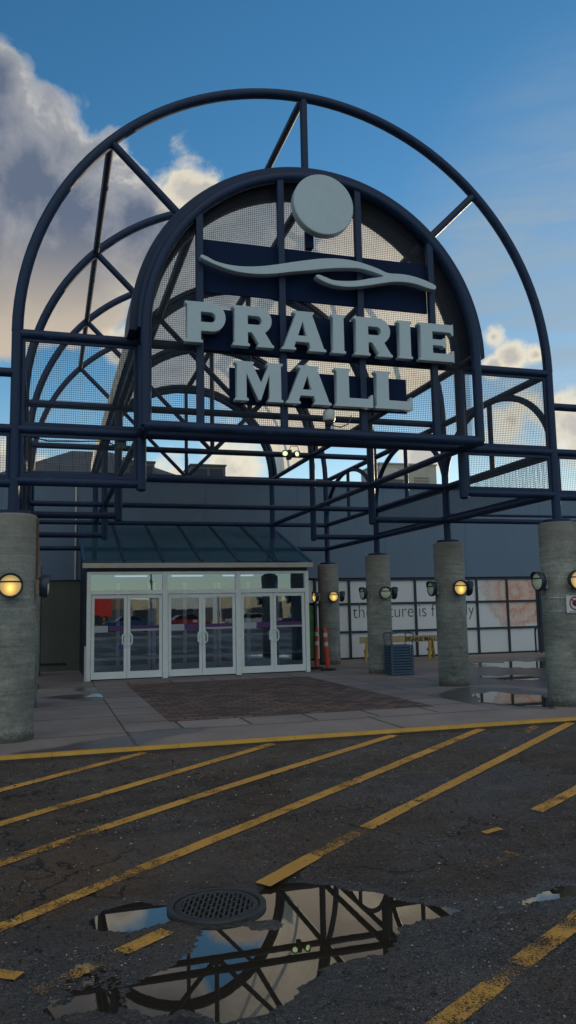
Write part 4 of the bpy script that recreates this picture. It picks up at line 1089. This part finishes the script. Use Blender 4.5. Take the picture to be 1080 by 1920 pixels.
MB().add([(-6.6,17.3,6.15),(2.2,17.3,6.15),(2.2,25,6.15),(-6.6,25,6.15),(-3.0,21,8.15),(-1.5,21,8.15)], [(0,1,5,4),(1,2,5),(2,3,4,5),(3,0,4)]).build('roof_slopes', SHIN, hp, smooth=False)
MB().box(-6.4, 2.0, 17.5, 24.8, 5.35, 6.148).build('roof_wall', GREYM, hp, smooth=False)

# ================================================================== VESTIBULE
vb = empty('entrance_vestibule', (0, VES, 0), 'glazed entrance vestibule with six aluminium doors and a sloping tinted glass roof', 'vestibule')
VL, VR = -2.92, 2.88
def vp(name, m, mat, parent=None, sm=False): return m.build(name, mat, parent or vb, smooth=sm)
fr_ = MB()
fr_.box(VL, VL + .10, VES - .07, VES + .07, 0, 2.68); fr_.box(VR - .10, VR, VES - .07, VES + .07, 0, 2.68)
for x in (-.975, .935): fr_.box(x - .065, x + .065, VES - .065, VES + .065, 0, 2.68)
XS = [VL + .10, -1.04, -.91, .87, 1.0, VR - .10]
for i in range(3):
    fr_.box(XS[2*i] + .002, XS[2*i+1] - .002, VES - .06, VES + .06, 2.115, 2.215)
    fr_.box(XS[2*i] + .002, XS[2*i+1] - .002, VES - .06, VES + .06, 2.62, 2.68)
    vp('transom_glass', MB().box(XS[2*i] + .003, XS[2*i+1] - .003, VES - .008, VES + .008, 2.217, 2.618), GLASS)
vp('door_frame', fr_, ALU)
vp('eave_gap', MB().box(VL + .02, VR - .02, VES - .03, VES + .05, 2.682, 2.775), BLACK)
vp('eave_beam', MB().box(-3.03, 2.99, VES - .16, VES + .12, 2.777, 2.90), ALU_W)
PURP = simple('purple_door_band', (.10, .03, .14), .45, var=.06); STICK = simple('pale_door_notice', (.42, .44, .50), .5, var=.06)
BLUE = simple('blue_access_sticker', (.02, .06, .26), .5)
def door(x0, x1, hinge_left, kind):
    d = MB(); st = .075; z0, z1 = .03, 2.105
    d.box(x0, x0 + st, VES - .03, VES + .03, z0, z1); d.box(x1 - st, x1, VES - .03, VES + .03, z0, z1)
    d.box(x0 + st, x1 - st, VES - .028, VES + .028, z0, z0 + .17); d.box(x0 + st, x1 - st, VES - .028, VES + .028, z1 - .085, z1)
    o = vp('door', d, ALU)
    vp('door_glass', MB().box(x0 + st + .002, x1 - st - .002, VES - .006, VES + .006, z0 + .172, z1 - .087), GLASS, o)
    a, b = x0 + st + .004, x1 - st - .004; yf = VES - .0085
    if kind == 0:
        vp('purple_band', MB().box(a + .36, b, yf - .002, yf, 1.20, 1.335), PURP, o); vp('notice', MB().box(a, a + .33, yf - .002, yf, 1.175, 1.335), STICK, o)
    else:
        vp('purple_band', MB().box(a, b, yf - .002, yf, 1.245, 1.33), PURP, o); vp('notice', MB().box(a, b, yf - .002, yf, 1.195, 1.243), STICK, o)
    vp('push_bar', MB().box(a, b, VES + .04, VES + .075, .50, .565), ALU, o)
    xh = x1 - .06 if hinge_left else x0 + .06
    vp('handle', MB().tube([(xh, VES - .03, .82), (xh, VES - .075, .84), (xh - (.055 if hinge_left else -.055), VES - .095, .90), (xh - (.055 if hinge_left else -.055), VES - .095, 1.08), (xh, VES - .075, 1.14), (xh, VES - .03, 1.16)], .018, 8), ALU, o, True)
    return o
for i in range(3):
    a, b = XS[2*i], XS[2*i+1]; mid = (a + b) / 2
    d0 = door(a + .012, mid - .005, True, 0); d1 = door(mid + .005, b - .012, False, 1)
    if i == 0: vp('access_sticker', MB().box(mid - .20, mid - .10, VES - .0105, VES - .0085, .72, .86), BLUE, d0)
    if i == 1: vp('small_notice', MB().box(mid - .24, mid - .12, VES - .0105, VES - .0085, 1.37, 1.44), simple('pink_notice', (.4,.22,.3), .5), d0)
    if i: vp('small_notice', MB().box(mid + (.6 if i == 1 else .12), mid + (.72 if i == 1 else .24), VES - .0105, VES - .0085, 1.37, 1.44), simple('pink_notice', (.4,.22,.3), .5), d1)
# roof: sloping glass between rafters
Y0, Z0, Y1, Z1 = VES - .05, 2.905, 13.23, 4.33
RX = [-3.0 + i * (5.96 / 6) for i in range(7)]
for i, x in enumerate(RX):
    r_ = .035
    m = MB().add([(x - r_, Y0, Z0), (x + r_, Y0, Z0), (x + r_, Y1, Z1), (x - r_, Y1, Z1), (x - r_, Y0, Z0 + .07), (x + r_, Y0, Z0 + .07), (x + r_, Y1, Z1 + .07), (x - r_, Y1, Z1 + .07)], [(0,3,2,1),(4,5,6,7),(0,1,5,4),(1,2,6,5),(2,3,7,6),(3,0,4,7)])
    vp('rafter', m, simple('blue_glazing_bar', (.02,.07,.15), .5, var=.15) if i in (0, 6) else FRAME_DK)
for i in range(6):
    a, b = RX[i] + .036, RX[i + 1] - .036
    vp('roof_glass', MB().add([(a, Y0, Z0 + .03), (b, Y0, Z0 + .03), (b, Y1, Z1 + .03), (a, Y1, Z1 + .03), (a, Y0, Z0 + .042), (b, Y0, Z0 + .042), (b, Y1, Z1 + .042), (a, Y1, Z1 + .042)], [(0,3,2,1),(4,5,6,7),(0,1,5,4),(1,2,6,5),(2,3,7,6),(3,0,4,7)]), ROOFGL)
for t in (.33, .66):
    vp('roof_cross_bar', MB().tube([(RX[0] + .04, Y0 + (Y1 - Y0) * t, Z0 + (Z1 - Z0) * t - .02), (RX[-1] - .04, Y0 + (Y1 - Y0) * t, Z0 + (Z1 - Z0) * t - .02)], .03, 6), FRAME_DK)
for x, nm in ((VL, 'side_wall'), (VR, 'side_wall')):
    s = 1 if x < 0 else -1
    vp(nm, MB().prism([(VES + .072, 0), (13.22, 0), (13.22, 4.25), (VES + .072, 2.76)], lambda u, v: (x, u, v), lambda u, v: (x + s * .06, u, v)), FRAME_DK)
vp('conduit', MB().tube([(VL - .03, VES - .09, 0), (VL - .03, VES - .09, .85)], .022, 8), ALU_W, None, True)
# inside
vp('floor_mat', MB().box(VL + .1, VR - .1, VES + .1, 13.1, .004, .012), simple('dark_floor_mat', (.03,.028,.026), .9))
inn = MB(); yi = 11.8
for i in range(3):
    a, b = XS[2*i], XS[2*i+1]
    for x in (a, (a + b) / 2, b): inn.box(x - .05, x + .05, yi - .03, yi + .03, 0, 2.5)
    for q in (0, 1):
        xa = a + .052 if q == 0 else (a + b) / 2 + .052; xb = (a + b) / 2 - .052 if q == 0 else b - .052
        for z, h in ((.1, .09), (.95, .035), (2.1, .06)): inn.box(xa, xb, yi - .025, yi + .025, z - h, z + h)
vp('inner_door_frame', inn, ALU)
vp('inner_back_wall', MB().box(VL + .1, VR - .1, 13.1, 13.15, 0, 2.7), simple('dim_mall_interior', (.11,.095,.08), .8, var=.3, vscale=1.3))
vp('ceiling', MB().box(VL + .07, VR - .07, 11.0, 13.1, 2.70, 2.74), simple('ceiling_tile', (.4,.4,.38), .8))
for x in (-1.9, 0, 1.9): vp('entry_fill_light', MB().box(x - .55, x + .55, 9.75, 10.05, 2.70, 2.73), emit('hidden_entry_fill', (.95, .97, 1), 3.2))  # added fill panels, hidden above the transom, to brighten the vestibule
for x in (-1.6, 0, 1.5): vp('ceiling_light', MB().box(x - .45, x + .45, 11.4, 11.5, 2.66, 2.698), emit('fluorescent_tube', (.95, .97, 1), 1.0))

# ================================================================== SMALL THINGS
ORG = simple('orange_plastic', (.62, .055, .015), .45, var=.06, vscale=6); REFL = simple('white_reflective_band', (.55,.55,.5), .4, var=.05)
def delineator(x, y, lx, ly, lab):
    e = empty('traffic_delineator', (x, y, 0), lab, 'delineator', 'orange delineator posts by the doors')
    Mx = Matrix.Translation((x, y, .03)) @ Matrix.Rotation(lx, 4, 'Y') @ Matrix.Rotation(ly, 4, 'X')
    MB().lathe([(.21,0),(.21,.025),(.19,.04),(.08,.05),(.07,.06)], 24, Matrix.Translation((x, y, 0))).build('rubber_base', RUBBER, e)
    MB().lathe([(.055,.02),(.055,.30),(.052,1.0),(.048,1.03),(.048,1.07),(.030,1.10),(.030,1.13),(.005,1.14)], 20, Mx).build('post', ORG, e)
    for z in (.62, .87): MB().lathe([(.0565,z),(.0565,z+.11)], 20, Mx, cap=False).build('reflective_band', REFL, e)
    return e
delineator(3.36, 9.95, radians(2), 0, 'orange delineator post with white bands, the farther one right next to the vestibule corner')
delineator(3.46, 9.25, radians(-4.5), radians(2), 'leaning orange delineator post with white bands, the nearer of the pair')

BINM = simple('blue_grey_bin_steel', (.045, .085, .15), .45, var=.1, vscale=5)
bn_ = empty('litter_bin', (4.50, 6.93, 0), 'blue slatted square litter bin in front of the column', 'bin')
Mb = Matrix.Translation((4.50, 6.93, 0)) @ Matrix.Rotation(radians(-6), 4, 'Z')
h = .262
m = MB()
for sx in (-1, 1):
    for sy in (-1, 1): m.cbox((sx * h, sy * h, .365), (.05, .05, .71), Mb)
for z in (.045, .70): 
    for sx in (-1, 1): m.cbox((sx * h, 0, z), (.045, 2 * h - .052, .05), Mb); m.cbox((0, sx * h, z), (2 * h - .052, .045, .05), Mb)
m.build('bin_frame', BINM, bn_, smooth=False)
m = MB()
for i in range(9):
    z = .105 + i * .066
    for sx in (-1, 1): m.cbox((sx * h, 0, z), (.022, 2 * h - .054, .042), Mb); m.cbox((0, sx * h, z), (2 * h - .054, .022, .042), Mb)
m.build('slats', BINM, bn_, smooth=False)
MB().cbox((0, 0, .36), (2 * h - .07, 2 * h - .07, .64), Mb).build('liner', BLACK, bn_, smooth=False)
m = MB()
for sx in (-1, 1):
    for sy in (-1, 1): m.tube([Mb @ Vector((sx * h, sy * h, .72)), Mb @ Vector((sx * h * 1.12, sy * h * 1.12, .98))], .013, 6)
for sy in (-1, 1):
    m.tube([Mb @ Vector((h * 1.12 * cos(t) , sy * h * 1.12, .98 + .05 * sin(t))) for t in [pi * i / 10 for i in range(11)]], .013, 6)
    m.tube([Mb @ Vector((sy * h * 1.12, h * 1.12 * cos(t), .98 + .05 * sin(t))) for t in [pi * i / 10 for i in range(11)]], .013, 6)
m.build('top_rails', BINM, bn_)

WOOD = simple('weathered_plank', (.34, .25, .12), .8, var=.2, vscale=4, bump=.3, bscale=30); YLW = simple('yellow_painted_wood', (.26, .16, .02), .6, var=.2, vscale=5)
sh = empty('sawhorse_barricade', (7.5, 12.3, 0), 'wooden plank barricade on yellow trestle legs before the picture windows', 'barricade')
MB().box(5.62, 9.42, 12.26, 12.305, .545, .745).build('plank', WOOD, sh, smooth=False)
for x in (5.92, 8.12, 9.22):
    lg = MB()
    for sx in (-1, 1):
        lg.add([(x + sx * .02 - .04, 12.31, .70), (x + sx * .02 + .04, 12.31, .70), (x + sx * .21 + .045, 12.30 + sx * .25, 0), (x + sx * .21 - .045, 12.30 + sx * .25, 0),
                (x + sx * .02 - .04, 12.36, .70), (x + sx * .02 + .04, 12.36, .70), (x + sx * .21 + .045, 12.36 + sx * .25, 0), (x + sx * .21 - .045, 12.36 + sx * .25, 0)], [(0,1,2,3),(7,6,5,4),(0,4,5,1),(1,5,6,2),(2,6,7,3),(3,7,4,0)])
    lg.box(x - .13, x + .13, 12.365, 12.395, .24, .33)
    lg.build('trestle_leg', YLW, sh, smooth=False)
text_mesh('lettering', 'PRAIRIE MALL', .135, .004, simple('dark_green_lettering', (.008,.03,.01), .7), sh, Matrix.Translation((7.20, 12.257, .568)) @ FACE_S, width=1.08, thin=.018)

# ================================================================== ACROSS THE CAR PARK (seen only in the door glass)
st = empty('store_building', (-6, -72, 0), 'low cream store with a red front panel across the car park behind the photographer', 'building')
xx = -60
fronts = [CREAM, simple('white_store_front', (.6,.58,.52), .8, var=.1), simple('tan_store_front', (.42,.30,.17), .8, var=.15), simple('brown_store_front', (.22,.14,.09), .8, var=.15)]
for i in range(22):
    wd = random.choice((3.5, 4.8, 6.2, 7.5)); hh = random.uniform(2.9, 4.5)
    MB().box(xx, xx + wd - .05, -82, -70 + random.uniform(-.4, .4), 0, hh).build('wall', fronts[i % 4] if random.random() < .8 else fronts[0], st, smooth=False)
    MB().box(xx + wd * .15, xx + wd * .55, -69.58, -69.5, .4, 2.1).build('window', FRAME_DK, st, smooth=False)
    MB().box(xx + wd * .62, xx + wd * .88, -69.58, -69.5, .1, 2.2).build('door', GREYM, st, smooth=False)
    xx += wd
MB().box(1.2, 3.6, -69.48, -69.3, 1.4, 3.9).build('red_panel', simple('red_store_panel', (.55,.03,.02), .5), st, smooth=False)
CARC = [simple('dark_car_paint', (.02,.022,.026), .25), simple('silver_car_paint', (.3,.31,.32), .3), simple('blue_car_paint', (.02,.05,.13), .25), simple('red_car_paint', (.22,.02,.02), .25)]
CGL = simple('car_window', (.01,.012,.014), .08)
for i, (x, cl, lab) in enumerate([(-8, 0, 'black parked car far behind the photographer'), (-2.5, 1, 'silver parked car far behind the photographer'), (3.2, 2, 'blue parked car far behind the photographer'), (8.6, 3, 'dark red parked car far behind the photographer'), (14.5, 1, 'silver parked car beside the far lamp post'), (20, 0, 'black parked car at the end of the far row')]):
    y = -44 - (i % 2) * 1.5; ce = empty('parked_car', (x, y, 0), lab, 'car', 'cars parked across the car park')
    pf = [(-2.2,.32),(-2.2,.75),(-2.05,.92),(-1.25,1.0),(-.6,1.45),(.75,1.47),(1.5,1.02),(2.15,.88),(2.25,.55),(2.2,.32)]
    MB().prism(pf, lambda u, v: (x + u, y - .86, v), lambda u, v: (x + u, y + .86, v)).build('body', CARC[cl], ce)
    wp = [(-1.1,1.02),(-.58,1.40),(.70,1.42),(1.32,1.04)]
    MB().prism(wp, lambda u, v: (x + u, y + .862, v), lambda u, v: (x + u, y + .87, v)).build('side_window', CGL, ce, smooth=False)
    for dx in (-1.4, 1.4):
        for dy in (-.75, .75): MB().lathe([(.33,-.12),(.33,.12)], 20, Matrix.Translation((x + dx, y + dy, .33)) @ MY).build('wheel', RUBBER, ce)
lp = empty('street_lamp', (6, -50, 0), 'tall car park lamp post behind the photographer', 'street lamp')
MB().tube([(6, -50, 0), (6, -50, 9)], .09, 8).build('pole', GREYM, lp); MB().box(5.8, 7.1, -50.15, -49.85, 9.0, 9.12).build('lamp_arm', GREYM, lp, smooth=False)

SC.view_settings.view_transform = 'Standard'; SC.view_settings.look = 'None'; SC.view_settings.exposure = 0.0; SC.view_settings.gamma = 1.0
SC.render.engine = 'CYCLES'
SC.cycles.max_bounces = 8; SC.cycles.transparent_max_bounces = 24; SC.cycles.use_denoising = True
for o in bpy.data.objects:
    if '_w' in o.keys(): del o['_w']
